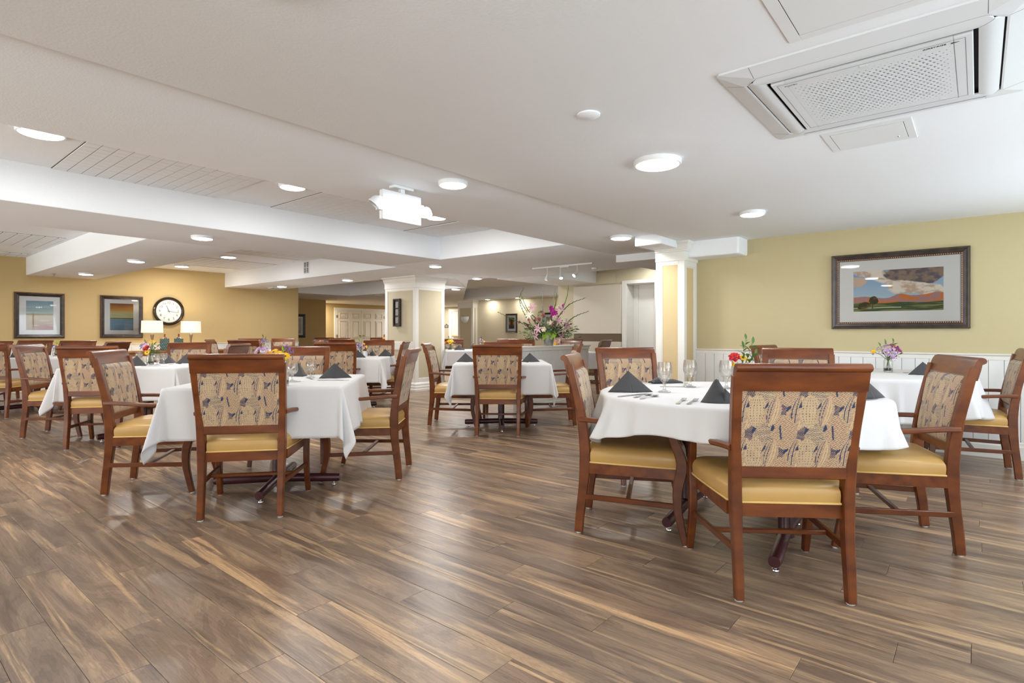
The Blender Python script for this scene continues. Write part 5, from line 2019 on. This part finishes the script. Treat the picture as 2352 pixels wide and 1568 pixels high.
def picture(name, cx, cz, w, h, wallax, pos, fw, depth, matw, art, label, group=None, beads=False, res=(120, 90), edge='gold', pane=True):
    """built facing -y then turned to its wall. wallax 'y': wall y=pos; 'x': wall x=pos (faces -x)"""
    if wallax == 'y':
        root = empty(name, (cx, pos, cz), 0, label, 'picture', group)
    else:
        root = empty(name, (pos, cx, cz), -PI / 2, label, 'picture', group)
    # mitred moulding, profile (inward distance, height off the wall)
    prof = [(0, 0), (0, depth * .6), (fw * .10, depth * .95), (fw * .28, depth), (fw * .42, depth * .82), (fw * .78, depth * .62), (fw * .86, depth * .70), (fw, depth * .60), (fw, 0)]
    n = len(prof)
    vs, fs = [], []
    for (sx, sz) in ((-1, -1), (1, -1), (1, 1), (-1, 1)):
        for (a, b) in prof:
            vs.append((sx * (w / 2 - a), -b, sz * (h / 2 - a)))
    for c in range(4):
        d = (c + 1) % 4
        for j in range(n):
            k = (j + 1) % n
            fs.append((c * n + j, c * n + k, d * n + k, d * n + j))
    MB().add(vs, fs).build('frame_molding', M['frame'], root)
    iw, ih = w - 2 * fw, h - 2 * fw
    if edge == 'gold':
        g = MB()
        for (x0, x1, z0, z1) in ((-w / 2 - .004, w / 2 + .004, h / 2 - .002, h / 2 + .006), (-w / 2 - .004, w / 2 + .004, -h / 2 - .006, -h / 2 + .002),
                                 (-w / 2 - .006, -w / 2 + .002, -h / 2, h / 2), (w / 2 - .002, w / 2 + .006, -h / 2, h / 2)):
            g.box(x0, x1, -depth * .5, 0, z0, z1)
        g.build('gilt_edge', M['frame_gold'], root)
    if beads:
        b = MB()
        t = fw * .88
        nx, nz = int((w - 2 * t) / .0165), int((h - 2 * t) / .0165)
        s_ = .0042
        for i in range(nx + 1):
            for z in (-h / 2 + t, h / 2 - t):
                b.box(-w / 2 + t + i * (w - 2 * t) / nx - s_, -w / 2 + t + i * (w - 2 * t) / nx + s_, -depth * .70 - .002, -depth * .6, z - s_, z + s_)
        for i in range(1, nz):
            for x in (-w / 2 + t, w / 2 - t):
                b.box(x - s_, x + s_, -depth * .70 - .002, -depth * .6, -h / 2 + t + i * (h - 2 * t) / nz - s_, -h / 2 + t + i * (h - 2 * t) / nz + s_)
        o = b.build('frame_beading', M['frame_bead'], root)
        o['kind'] = 'stuff'
    # mat with bevelled window
    d0 = depth * .30
    aw, ah = iw - 2 * matw[0], ih - 2 * matw[1]
    mt = MB()
    mt.box(-iw / 2, -aw / 2, -d0, -.004, -ih / 2, ih / 2)
    mt.box(aw / 2, iw / 2, -d0, -.004, -ih / 2, ih / 2)
    mt.box(-aw / 2, aw / 2, -d0, -.004, ah / 2, ih / 2)
    mt.box(-aw / 2, aw / 2, -d0, -.004, -ih / 2, -ah / 2)
    mt.build('mat_board', M['mat_board'], root)
    art_grid(aw + .002, ah + .002, res[0], res[1], art, root, Matrix.Translation((0, -d0 * .75, 0)))
    if pane:
        MB().add([(-iw / 2, -d0 - .003, -ih / 2), (iw / 2, -d0 - .003, -ih / 2), (iw / 2, -d0 - .003, ih / 2), (-iw / 2, -d0 - .003, ih / 2)], [(0, 1, 2, 3)]).build('glass_pane', M['pane'], root)
    return root


picture('framed_landscape', (1.158 + .055) / 2, (1.890 + 1.1435) / 2, 1.105, .747, 'x', 6.555, .068, .04, (.125, .105), art_landscape,
        'wide bronze-framed landscape of orange hills under clouds on the right wall', beads=True, res=(300, 160), edge='none')
picture('framed_seascape', (2.104 + 2.864) / 2, (1.872 + 1.002) / 2, .745, .862, 'y', 13.75, .070, .04, (.10, .085), art_sea,
        'dark-framed print of a blue and rust sea, leftmost on the far wall', 'pair of framed prints on the ochre wall', res=(90, 110))
picture('framed_dusk_print', (3.429 + 4.199) / 2, (1.876 + 1.003) / 2, .755, .865, 'y', 13.75, .070, .04, (.10, .085), art_dusk,
        'dark-framed print of brown dusk bands beside the wall clock', 'pair of framed prints on the ochre wall', res=(90, 110))
picture('framed_boats_print', 11.30, 1.415, .46, .60, 'x', 13.6, .055, .04, (.06, .07), art_boats,
        'small framed print with amber shapes behind the left flower stems', res=(70, 80), edge='none')
picture('framed_small_print', 9.85, 1.415, .46, .60, 'x', 13.6, .055, .04, (.06, .07), art_grey,
        'framed print mostly hidden behind the big bouquet', res=(30, 30), edge='none')
picture('framed_tall_print', 9.22, 1.33, .62, .74, 'y', 16.46, .08, .04, (.06, .06), art_grey,
        'dark-framed grey print cut by the ochre wall corner', res=(40, 50), edge='none')


def doc_colors(s, t):
    one = np.ones(len(s))
    ln = ((np.mod(t * 11, 1) < .35) & (s > .12) & (s < .12 + .76 * vnoise(np.floor(t * 11) * .7, s * 0, 3)) & (t > .12) & (t < .88)).astype(float)
    return mixc(C(222, 222, 218) * one[:, None], C(150, 150, 152) * one[:, None], ln)


picture('framed_notice', 10.98, 1.33, .40, .31, 'y', 18.1, .035, .03, (.012, .012), doc_colors, 'small dark-framed printed notice left of the double doors', res=(60, 60), edge='none')

# shadow box with three silver photographs on the pillar
sb = empty('shadow_box', (7.0, 8.70, 1.50), -PI / 2, 'tall dark shadow box with three silver tiles on the pillar', 'picture')
mb = MB()
for (x0, x1, z0, z1) in ((-.10, -.075, -.245, .245), (.075, .10, -.245, .245), (-.10, .10, .245, .27), (-.10, .10, -.27, -.245)):
    mb.box(x0, x1, -.05, 0, z0, z1, .004)
mb.build('frame_molding', M['frame'], sb)
MB().box(-.08, .08, -.012, -.002, -.25, .25).build('backing', M['plaque'], sb)
for z in (.15, 0, -.15):
    MB().box(-.042, .042, -.030, -.012, z - .058, z + .058, .003).build('silver_tile', M['pewter'], sb)


# signs
def plaque(cx, pos, cz, ax, label):
    rz = 0 if ax == 'y' else -PI / 2
    loc = (cx, pos, cz) if ax == 'y' else (pos, cx, cz)
    r = empty('door_sign', loc, rz, label, 'sign')
    pl = [(-.12, -.07), (.12, -.07), (.12, .05), (.05, .05), (.035, .085), (0, .10), (-.035, .085), (-.05, .05), (-.12, .05)]
    mt = Matrix.Rotation(PI / 2, 4, 'X')
    big = [(x * 1.10, z * 1.10) for x, z in pl]
    MB().prism(big, 0, .006, mt).build('sign_rim', M['mat_board'], r)
    MB().prism(pl, 0, .012, mt).build('sign_plate', M['plaque'], r)
    mb = MB()
    for z, w in ((.02, .07), (-.01, .055), (-.035, .06)):
        mb.box(-w, w, -.014, -.012, z - .005, z + .005)
    mb.build('raised_lettering', M['mat_board'], r)


plaque(14.16, 18.1, 1.37, 'y', 'small grey sign with arched top right of the double doors')
plaque(17.08, 16.3, 1.40, 'x', 'small grey sign with arched top left of the corridor door')
ex = empty('exit_sign', (15.9, 13.4, 2.02), -PI / 2, 'small lit green exit sign high in the corridor beside the white pilaster', 'sign')
ex.location = (15.66, 15.58, 2.05)
MB().box(-.14, .14, -.03, 0, -.11, .11, .004).build('sign_housing', M['plastic_w'], ex)
MB().box(-.12, .12, -.034, -.03, -.09, .09).build('sign_panel', M['exit_green'], ex)
MB().box(-.02, .02, -.02, -.005, .10, Z1 - 2.05, .002).build('sign_bracket', M['plastic_w'], ex)

# sconce: a quarter-sphere bowl on the white pilaster
sn = empty('wall_sconce', (13.38, 13.13, 1.66), -PI / 2, 'half-bowl wall sconce on the white pilaster beyond the pillar', 'lamp')
mb = MB()


def bowl(s, t):
    a = PI * s
    e = PI / 2 * t
    r = .17
    return Vector((-r * math.cos(a) * math.cos(e), -r * .75 * math.sin(a) * math.cos(e), -.24 * math.sin(e)))


mb.grid(bowl, 20, 10)
mb.build('bowl', M['plastic_w'], sn, True, sharp=0)
MB().box(-.03, .03, -.012, 0, -.15, .0, .003).build('mounting_plate', M['taupe_metal'], sn)
mb = MB()
pp = [(-.175 * math.cos(PI * k / 20), -.13 * math.sin(PI * k / 20) - .002, .0) for k in range(21)]
mb.tube(pp, .006, 6).build('rim', M['taupe_metal'], sn, True)

# ------------------------------------------------------------------ wall clock
ck = empty('wall_clock', (4.69, 13.75, 1.585), 0, 'round wall clock with bronze rim showing quarter past eleven', 'clock')
mt = Matrix.Rotation(PI / 2, 4, 'X')
MB().lathe([(.0, 0), (.305, 0), (.312, .03), (.305, .055), (.285, .068), (.262, .062), (.252, .045), (.250, .03), (0, .03)], 64, mt).build('clock_rim', M['clock_rim'], ck, True, sharp=40)
MB().lathe([(0, .030), (.249, .030), (.249, .033), (0, .033)], 64, mt).build('clock_face', M['clock_face'], ck, True, sharp=40)
for k in range(1, 13):
    a = PI / 2 - k * PI / 6
    tx = Matrix.Translation((.185 * math.cos(a), -.0345, .185 * math.sin(a))) @ Matrix.Rotation(PI / 2, 4, 'X')
    text_obj('numeral', str(k), .072, M['ink'], ck, tx, .0004)
mb = MB()
for k in range(60):
    a = k * PI / 30
    w = .0035 if k % 5 == 0 else .0015
    q = Matrix.Rotation(-a, 4, 'Y')
    mb.box(-w, w, -.0345, -.033, .229, .238, mtx=q)
mb.build('minute_marks', M['ink'], ck)
for nm, ang, L, w in (('hour_hand', -22, .135, .007), ('minute_hand', 99, .19, .005)):
    q = Matrix.Rotation(math.radians(ang), 4, 'Y')
    MB().box(-w / 2, w / 2, -.040, -.037, -.035, L, mtx=q).build(nm, M['ink'], ck)
MB().lathe([(0, .036), (.010, .036), (.010, .042), (0, .042)], 16, mt).build('hub', M['ink'], ck, True)

# ------------------------------------------------------------------ console table, lamps, bottles
cs = empty('console_table', (4.85, 13.30, 0), 0, 'long oak console table against the ochre wall under the clock', 'table')
MB().box(-1.75, 1.75, -.24, .20, .70, .735, .004).build('console_top', M['wood_o'], cs)
MB().box(-1.68, 1.68, -.20, .18, .63, .70, .003).build('apron', M['wood_o'], cs)
for sx in (-1.66, 1.66, -.5, .5):
    for sy in (-.18, .16):
        MB().box(sx - .03, sx + .03, sy - .03, sy + .03, 0, .64, .004).build('leg', M['wood_o'], cs)
for px, lb in ((349.5, 'table lamp with white drum shade in front of the clock, left of the pair'), (438.5, 'table lamp with white drum shade right of the clock')):
    # on the line y = 13.22
    k = (px - 1176) / 1290.0
    d = 13.22 / (Fv[1] - Fv[0] * k)
    x = Fv[0] * d + Fv[1] * k * d
    lp = empty('table_lamp', (x, 13.22, .735), 0, lb, 'lamp', 'drum shade table lamps')
    MB().lathe([(0, 0), (.075, 0), (.078, .01), (.05, .02), (.018, .06), (.014, .14), (.018, .22), (.036, .325), (.038, .335), (0, .335)], 24).build('lamp_base', M['taupe_metal'], lp, True, sharp=50)
    MB().tube([(0, 0, .33), (0, 0, .40)], .006, 8).build('stem', M['chrome'], lp, True)
    MB().lathe([(.195, .375), (.198, .375), (.190, .625), (.187, .625)], 40, close=True).build('lamp_shade', M['shade'], lp, True, sharp=50)
    L = bpy.data.lights.new('bulb', 'POINT')
    L.energy = 6
    L.color = (1, .80, .55)
    L.shadow_soft_size = .04
    lo = bpy.data.objects.new('bulb', L)
    COL.objects.link(lo)
    lo.parent = lp
    lo.location = (0, 0, .50)
for px, sc_, lb in ((378, 1.0, 'teal patterned bottle with brown neck between the lamps, left of two'), (410.5, .97, 'teal patterned bottle with brown neck nearer the right lamp')):
    k = (px - 1176) / 1290.0
    d = 13.20 / (Fv[1] - Fv[0] * k)
    x = Fv[0] * d + Fv[1] * k * d
    bt = empty('patterned_bottle', (x, 13.20, .735), math.radians(-20), lb, 'bottle', 'teal bottles')
    MB().box(-.085, .085, -.05, .05, 0, .255, .012).build('bottle_body', M['teal_d'], bt)
    mb = MB()
    for i in range(5):
        for j in range(8):
            cx, cz = -.068 + i * .034 + (.017 if j % 2 else 0), .02 + j * .031
            if cx > .075:
                continue
            vs = [(cx, -.050, cz - .014), (cx + .015, -.050, cz), (cx, -.050, cz + .014), (cx - .015, -.050, cz), (cx, -.056, cz)]
            mb.add(vs, [(0, 1, 4), (1, 2, 4), (2, 3, 4), (3, 0, 4)])
    mb.build('lozenge_relief', M['teal'], bt)
    MB().lathe([(0, .255), (.045, .255), (.038, .27), (.016, .285), (.014, .33), (.019, .345), (.016, .352), (0, .352)], 18).build('bottle_neck', M['bottle_neck'], bt, True, sharp=50)


# ------------------------------------------------------------------ ceiling lights
def ceiling_light(x, y, z, R, label, power=None, drop=.028, color=(1, .98, .955)):
    r = empty('ceiling_light', (x, y, z), 0, label, 'light', 'round ceiling lights')
    MB().lathe([(0, 0), (R, 0), (R, -drop * .8), (R * .97, -drop), (R * .90, -drop), (R * .89, -drop * .8), (0, -drop * .8)], 40).build('light_housing', M['plastic_w'], r, True, sharp=40)
    MB().lathe([(0, -drop * .8), (R * .885, -drop * .8), (R * .885, -drop * .95), (R * .84, -drop * 1.12), (R * .6, -drop * 1.3), (0, -drop * 1.42)], 40).build('light_diffuser', M['lamp'], r, True, sharp=60)
    area('lamp_glow', (0, 0, -drop * 1.42 - .004), (0, 0, 0), R * 1.7, 0, (power if power is not None else LAMP_W), color, 'DISK', r)
    return r


LIGHTS = [
    (3.20, 1.505, Z0, .142, 'thick round ceiling light nearest, left of the air conditioner', 1.0),
    (5.07, 1.505, Z0, .105, 'round ceiling light near the right wall picture', 1.0),
    (2.83, 2.90, Z1, .105, 'round ceiling light just right of the white emergency box', 1.0),
    (.92, 5.05, Z2, .142, 'big round ceiling light at the left picture edge', 1.0),
    (2.80, 5.06, Z2, .125, 'round ceiling light between the first two tiled fields', 1.0),
    (4.66, 5.06, Z2, .125, 'round ceiling light partly hidden behind the emergency box', 1.0),
    (2.63, 6.70, Z1, .115, 'round ceiling light on the left beam, first in its row', 1.0),
    (2.85, 9.61, Z1, .115, 'round ceiling light on the left beam, second in its row', 1.0),
    (2.89, 12.40, Z1, .115, 'round ceiling light on the left beam, nearest the far wall', 1.0),
    (6.12, 6.67, Z1, .105, 'round ceiling light above the pillar in the corner of the soffit', 1.0),
    (7.98, 7.51, Z1, .10, 'round ceiling light right of the pillar crown', 1.0),
    (9.62, 9.76, Z1, .11, 'round ceiling light low right of the pillar crown', 1.0),
    (6.57, 9.75, Z1, .11, 'round ceiling light above the double doors, right of the vent', 1.0),
    (6.52, 12.25, Z1, .11, 'round ceiling light at the end of the right beam by the ochre wall', 1.0),
    (4.62, 10.62, Z2, .14, 'round ceiling light in the far tray, upper of two', 1.0),
    (4.64, 12.85, Z2, .14, 'round ceiling light in the far tray above the clock', 1.0),
    (5.75, 3.35, Z1, .12, 'glaring round ceiling light hidden behind the ceiling step', 1.0),
]
LIGHTS[-1] = (5.62, 3.08, Z1, .12, 'glaring ceiling light by the beam end next to the white column', 1.6)
for (x, y, z, R, lb, pw) in LIGHTS:
    far = 1.0 if y < 4 else 1.9 if y < 6 else 2.1 if x < 6 else 2.6
    ceiling_light(x, y, z, R, lb, LAMP_W * pw * far)
# downlights near the lobby and corridor walls
for (x, y, lb) in ((10.72, 17.55, 'recessed downlight above the framed notice'), (13.35, 12.10, 'recessed downlight over the cream lobby wall, left of two'), (13.35, 10.85, 'recessed downlight over the small framed print'),
                   (15.8, 16.9, 'recessed downlight before the corridor door'), (13.35, 9.1, 'recessed downlight behind the bouquet tips')):
    r = ceiling_light(x, y, Z1, .085, lb, 34.0 if y > 17 else 6.0, .012, (1, .94, .84))
# lobby light washing the wall next to the lift door, inside the high pocket
ceiling_light(10.2, 5.0, Z2, .09, 'ceiling light washing the wall above the white doorway', 7.0, .02, (.95, 1, .95))
# ceiling lights outside the view
for (x, y, z) in ((.80, 1.52, Z0), (-1.2, 1.5, Z0), (-.9, 5.05, Z2), (-1.2, 9.7, Z1), (-1.2, 12.4, Z1), (3.2, -.9, Z0), (5.1, -.9, Z0), (1.3, -.9, Z0), (9.4, 4.4, Z2)):
    ceiling_light(x, y, z, .12, 'round ceiling light outside the view', LAMP_W * (1.5 if y > 4 else .8))
for (x, y, z, lb) in ((14.9, 17.0, Z1, 'beyond the double doors'), (15.4, 14.6, Z1, 'at the corridor crossing'), (8.6, 9.9, Z2, 'inside the tray before the double doors'), (10.5, 8.7, Z2, 'inside the lobby tray'), (9.3, 8.1, Z2, 'inside the lobby tray, nearer')):  # hidden lamps added to brighten the far rooms
    ceiling_light(x, y, z, .12, 'unseen ceiling lamp added ' + lb, LAMP_W * (5 if y > 14 else 2))

# track light
tk = empty('track_light', (7.42, 5.13, Z1), 0, 'white ceiling track with three small lit spotlights above the bouquet', 'light')
MB().box(-.018, .018, -.58, .58, -.022, 0, .003).build('track_rail', M['plastic_w'], tk)
MB().box(-.03, .03, -.16, .02, -.04, -.02, .004).build('track_feed', M['plastic_w'], tk)
for (yy, tiltv, az) in ((.28, 15, 0), (.02, 30, 2.4), (-.30, 50, 1.2)):
    MB().tube([(0, yy, -.02), (0, yy, -.13)], .006, 8).build('drop_stem', M['plastic_w'], tk, True)
    mt = Matrix.Translation((0, yy, -.135)) @ Matrix.Rotation(az, 4, 'Z') @ Matrix.Rotation(math.radians(tiltv), 4, 'X')
    hd = MB().lathe([(0, .01), (.014, .01), (.018, -.02), (.032, -.07), (.034, -.085), (.028, -.085), (0, -.078)], 20, mt).build('spot_head', M['plastic_w'], tk, True, sharp=50)
    MB().lathe([(0, -.080), (.027, -.080), (.027, -.086), (0, -.088)], 16, mt).build('spot_lens', M['spotlamp'], hd, True)
    sd = bpy.data.lights.new('spot_beam', 'SPOT')
    sd.energy = 10
    sd.spot_size = 1.5
    sd.spot_blend = .6
    sd.color = (.92, .96, 1)
    sd.shadow_soft_size = .025
    so = bpy.data.objects.new('spot_beam', sd)
    COL.objects.link(so)
    so.parent = tk
    so.matrix_local = mt @ Matrix.Translation((0, 0, -.095))

# small ceiling fittings
for (px, py, z, lb) in ((632, 660, Z1, 'small square ceiling diffuser at the end of the right beam'),):
    x, y = W(px, py, z)
    df = empty('ceiling_diffuser', (x, y, z), 0, lb, 'vent')
    MB().box(-.15, .15, -.15, .15, -.008, 0, .003).build('diffuser_frame', M['plastic_w'], df)
    for k in range(3):
        s = .12 - k * .035
        mb = MB()
        for (x0, x1, y0, y1) in ((-s, s, -s, -s + .012), (-s, s, s - .012, s), (-s, -s + .012, -s, s), (s - .012, s, -s, s)):
            mb.box(x0, x1, y0, y1, -.03 + k * .004, -.008, .002)
        mb.build('diffuser_louver', M['darkgap'] if k % 2 else M['plastic_w'], df)
for (x, y, z, lb) in ((2.31, 1.44, Z0, 'flat white cover plate on the near ceiling'), (8.05, 4.9, Z1, 'small round smoke detector right of the track light')):
    sdt = empty('ceiling_plate' if z == Z0 else 'smoke_detector', (x, y, z), 0, lb, 'fitting')
    MB().lathe([(0, 0), (.055, 0), (.055, -.006), (.045, -.012 if z == Z0 else -.025), (0, -.012 if z == Z0 else -.03)], 28).build('cover', M['ceiling'] if z == Z0 else M['plastic_w'], sdt, True, sharp=40)
for (x, y, z, lb) in ((2.55, 13.0, Z1, 'tiny sprinkler head on the left beam'), (9.3, 10.2, Z1, 'dark sprinkler head beyond the low ceiling light')):
    sp = empty('fire_sprinkler', (x, y, z), 0, lb, 'sprinkler')
    MB().lathe([(0, 0), (.03, 0), (.028, -.006), (.008, -.008), (.007, -.03), (.018, -.034), (.018, -.037), (0, -.037)], 16).build('sprinkler_body', M['taupe_metal'], sp, True, sharp=40)
# return-air grille on the right beam
vg = empty('wall_grille', (5.9, 10.13, 2.385), -PI / 2, 'white louvered air grille with four cells on the side of the right beam', 'vent')
for (x0, x1, z0, z1) in ((-.10, -.085, -.105, .105), (.085, .10, -.105, .105), (-.10, .10, .105, .12), (-.10, .10, -.12, -.105), (-.006, .006, -.104, .104), (-.084, -.007, -.006, .006), (.007, .084, -.006, .006)):
    MB().box(x0, x1, -.012, .0, z0, z1, .002).build('grille_frame', M['plastic_w'], vg)
MB().box(-.086, .086, -.003, -.0005, -.106, .106).build('grille_back', M['darkgap'], vg)
mb = MB()
for k in range(14):
    z = -.10 + k * .0155
    mb.box(-.085, .085, -.010, -.004, z, z + .005, mtx=None)
mb.build('grille_slats', M['plastic'], vg)

# ------------------------------------------------------------------ ceiling cassette air conditioner
AC = empty('air_conditioner', (2.775, .335, Z0), 0, 'white four-way ceiling air conditioner with perforated centre grille', 'air conditioner')


def octo(h, c):
    return [(-h + c, -h), (h - c, -h), (h, -h + c), (h, h - c), (h - c, h), (-h + c, h), (-h, h - c), (-h, -h + c)]


# outer bezel: bevelled ring around a recess
o_, i_ = octo(.487, .012), octo(.408, .055)
vs = [(x, y, 0) for x, y in o_] + [(x, y, -.008) for x, y in o_] + [(x, y, -.026) for x, y in octo(.415, .055)] + [(x, y, -.026) for x, y in i_] + [(x, y, -.0005) for x, y in i_]
fs = [(r * 8 + j, r * 8 + (j + 1) % 8, (r + 1) * 8 + (j + 1) % 8, (r + 1) * 8 + j) for r in range(4) for j in range(8)]
MB().add(vs, fs).build('bezel', M['plastic'], AC)
for a in (-.36, .36):
    for sg in (-1, 1):
        for ax_ in (0, 1):
            # a thin seam following the slope of the bezel
            pts = [(.4865, -.0065), (.4865, -.0085), (.4150, -.0265), (.4150, -.0245)]
            vs = []
            for e in (-.0007, .0007):
                for (q, z) in pts:
                    vs.append((a + e, sg * q, z) if ax_ else (sg * q, a + e, z))
            MB().add(vs, [(0, 1, 2, 3), (7, 6, 5, 4), (0, 4, 5, 1), (1, 5, 6, 2), (2, 6, 7, 3), (3, 7, 4, 0)]).build('bezel_joint', M['greyink'], AC)
MB().prism(octo(.407, .055), -.010, -.0005).build('dark_recess', M['black'], AC)
# four louver flaps
for k in range(4):
    mt = Matrix.Rotation(k * PI / 2, 4, 'Z')
    tl = .0 if k in (1, 2) else .012
    vs = [(-.318, .338, -.030), (.318, .338, -.030), (.352, .398, -.022 - tl), (-.352, .398, -.022 - tl)]
    prof = []
    mbf = MB()
    nsec = 9
    for i in range(nsec):
        t = i / (nsec - 1)
        y = .336 + .066 * t
        hw_ = y - .002 if y < .3795 else .757 - y
        z = -.030 - .006 * math.sin(PI * t) + (.006 * t)
        prof.append((y, hw_, z))
    vs, fs = [], []
    for (y, hw_, z) in prof:
        vs += [mt @ Vector((-hw_, y, z)), mt @ Vector((hw_, y, z)), mt @ Vector((hw_, y, z + .006)), mt @ Vector((-hw_, y, z + .006))]
    for i in range(nsec - 1):
        for j in range(4):
            q = (j + 1) % 4
            fs.append((i * 4 + j, i * 4 + q, (i + 1) * 4 + q, (i + 1) * 4 + j))
    fs += [(3, 2, 1, 0), tuple(4 * (nsec - 1) + j for j in range(4))]
    mbf.add(vs, fs).build('louver_flap', M['plastic'], AC, True, sharp=30)
# centre panel with holes: built as a plate with a hole field
h_ = .322
fld = .268
pm = MB()
pm.box(-h_, h_, -h_, -fld, -.036, -.012, .003)
pm.box(-h_, h_, fld, h_, -.036, -.012, .003)
pm.box(-h_, -fld, -fld, fld, -.036, -.012)
pm.box(fld, h_, -fld, fld, -.036, -.012)
cp = pm.build('centre_panel', M['plastic'], AC)
gm = MB()
NC, NR = 26, 24
pc, pr = 2 * fld / NC, 2 * fld / NR
for r in range(NR):
    x = -fld + (r + .5) * pr
    sh = .5 if r % 2 else 0
    for c in range(NC + (1 if r % 2 else 0)):
        ya, yb = max(-fld, -fld + (c - sh) * pc), min(fld, -fld + (c + 1 - sh) * pc)
        y = (ya + yb) / 2
        e = min(r, NR - 1 - r, c, NC - 1 - c if not r % 2 else NC - c)
        hr = (.08 if e == 0 else .19 if e == 1 else .29 if e == 2 else .37)
        hy, hx = hr * (yb - ya), hr * pr
        q = [(x - pr / 2, ya), (x + pr / 2, ya), (x + pr / 2, yb), (x - pr / 2, yb)]
        cc = [(x, y - hy), (x + hx, y), (x, y + hy), (x - hx, y)]
        vs = [(a, b, -.036) for a, b in q] + [(a, b, -.036) for a, b in cc] + [(a, b, -.026) for a, b in cc]
        fs = [(0, 1, 5, 4), (1, 2, 6, 5), (2, 3, 7, 6), (3, 0, 4, 7), (4, 5, 9, 8), (5, 6, 10, 9), (6, 7, 11, 10), (7, 4, 8, 11)]
        gm.add(vs, fs)
me = bpy.data.meshes.new('perforated_grille')
me.from_pydata(gm.v, [], gm.f)
me.materials.append(M['plastic'])
g = link('perforated_grille', me, AC)
g['kind'] = 'stuff'
MB().box(-fld, fld, -fld, fld, -.025, -.020).build('filter_mesh', M['darkgap'], AC)
mb = MB()
ln = .302
for (x0, x1, y0, y1) in ((-ln, ln, ln - .0012, ln), (-ln, ln, -ln, -ln + .0012), (-ln, -ln + .0012, -ln, ln), (ln - .0012, ln, -ln, ln)):
    mb.box(x0, x1, y0, y1, -.0366, -.0358)
mb.build('panel_seam', M['greyink'], AC)
# lettering on the panel, read from below with its foot toward the side flap
flip = Matrix.Rotation(PI, 4, 'X')
tm = Matrix.Translation((-.272, .285, -.0365)) @ Matrix.Rotation(-PI / 2, 4, 'Z') @ flip
text_obj('brand_lettering', 'FUJITSU', .014, M['greyink'], AC, Matrix.Translation((-.276, .255, -.0365)) @ Matrix.Rotation(-PI / 2, 4, 'Z') @ flip, .0003)
text_obj('model_lettering', 'AIRSTAGE', .015, M['ink'], AC, Matrix.Translation((-.284, -.215, -.0365)) @ Matrix.Rotation(-PI / 2, 4, 'Z') @ flip, .0003)
MB().prism([(-.286, -.262), (-.276, -.262), (-.281, -.285)], -.0370, -.0362).build('arrow_mark', M['ink'], AC)
mb = MB()
for (x, y) in ((-.285, .0), (.285, .2), (.285, -.22)):
    mb.prism([(x - .006, y - .012), (x + .006, y - .012), (x + .006, y + .012), (x - .006, y + .012)], -.0385, -.036)
mb.build('panel_catches', M['plastic'], AC)


# access hatches
def hatch(x0, x1, y0, y1, f, label):
    cx, cy = (x0 + x1) / 2, (y0 + y1) / 2
    r = empty('access_hatch', (cx, cy, Z0), 0, label, 'hatch')
    a, b = (x1 - x0) / 2, (y1 - y0) / 2
    mb = MB()
    for (p, q, s, t) in ((-a, a, -b, -b + f), (-a, a, b - f, b), (-a, -a + f, -b + f, b - f), (a - f, a, -b + f, b - f)):
        mb.box(p, q, s, t, -.004, 0, .001)
    mb.build('hatch_frame', M['plastic_w'], r)
    MB().box(-a + f, a - f, -b + f, b - f, -.001, 0).build('hatch_gap', M['black'], r)
    MB().box(-a + f + .0025, a - f - .0025, -b + f + .0025, b - f - .0025, -.005, -.001, .001).build('hatch_door', M['plastic_w'], r)
    MB().lathe([(0, 0), (.006, 0), (.005, -.003), (0, -.003)], 10, Matrix.Translation((a - f - .05, -b + f + .04, -.005))).build('lock', M['chrome'], r, True)


hatch(3.335, 3.69, .25, .643, .035, 'small white access hatch beyond the air conditioner')
hatch(1.62, 2.205, -.05, .525, .04, 'large white access hatch cut by the top picture edge')

# emergency light box hanging near the ceiling step
EL = empty('emergency_light', (2.69, 3.30, Z1), 0, 'white emergency light box with two round lamp heads hanging from the ceiling', 'light')
MB().box(-.09, .09, -.035, .035, -.02, 0, .005).build('canopy', M['plastic_w'], EL)
MB().box(-.02, .02, -.015, .015, -.05, -.018, .003).build('mount_stem', M['plastic_w'], EL)
MB().box(-.180, .180, .0, .035, -.262, -.045, .010).build('box_body', M['plastic_w'], EL)
MB().box(-.182, .182, -.012, .0, -.262, -.045, .006).build('face_plate', M['plastic'], EL)
for s in (-1, 1):
    mb = MB().box(-.02, .02, -.010, .03, -.20, -.10, .006, Matrix.Translation((s * .195, 0, 0)))
    ear = mb.build('side_bracket', M['plastic_w'], EL)
    tv = Matrix.Translation((s * .235, -.005, -.150)) @ Matrix.Rotation(math.radians(-s * 38), 4, 'Y') @ Matrix.Rotation(math.radians(20), 4, 'X')
    hd = MB().lathe([(0, .045), (.020, .042), (.036, .028), (.044, .006), (.045, -.014), (.047, -.018), (.046, -.026), (.040, -.028), (.036, -.014), (0, -.006)], 28, tv).build('lamp_head', M['plastic_w'], EL, True, sharp=50)
    MB().lathe([(0, -.016), (.037, -.016), (.037, -.020), (0, -.022)], 20, tv).build('head_lens', M['chrome'], hd, True)

# sideboard rail marks on the far wall top of the second picture row: fire alarm plate
fp = empty('sprinkler_plate', (6.9, 9.15, Z1), 0, 'flat round plate on the far soffit before the doors', 'fitting')
fp.location = (9.9, 13.2, Z1)
MB().lathe([(0, 0), (.09, 0), (.085, -.010), (0, -.012)], 24).build('cover', M['plastic_w'], fp, True, sharp=40)
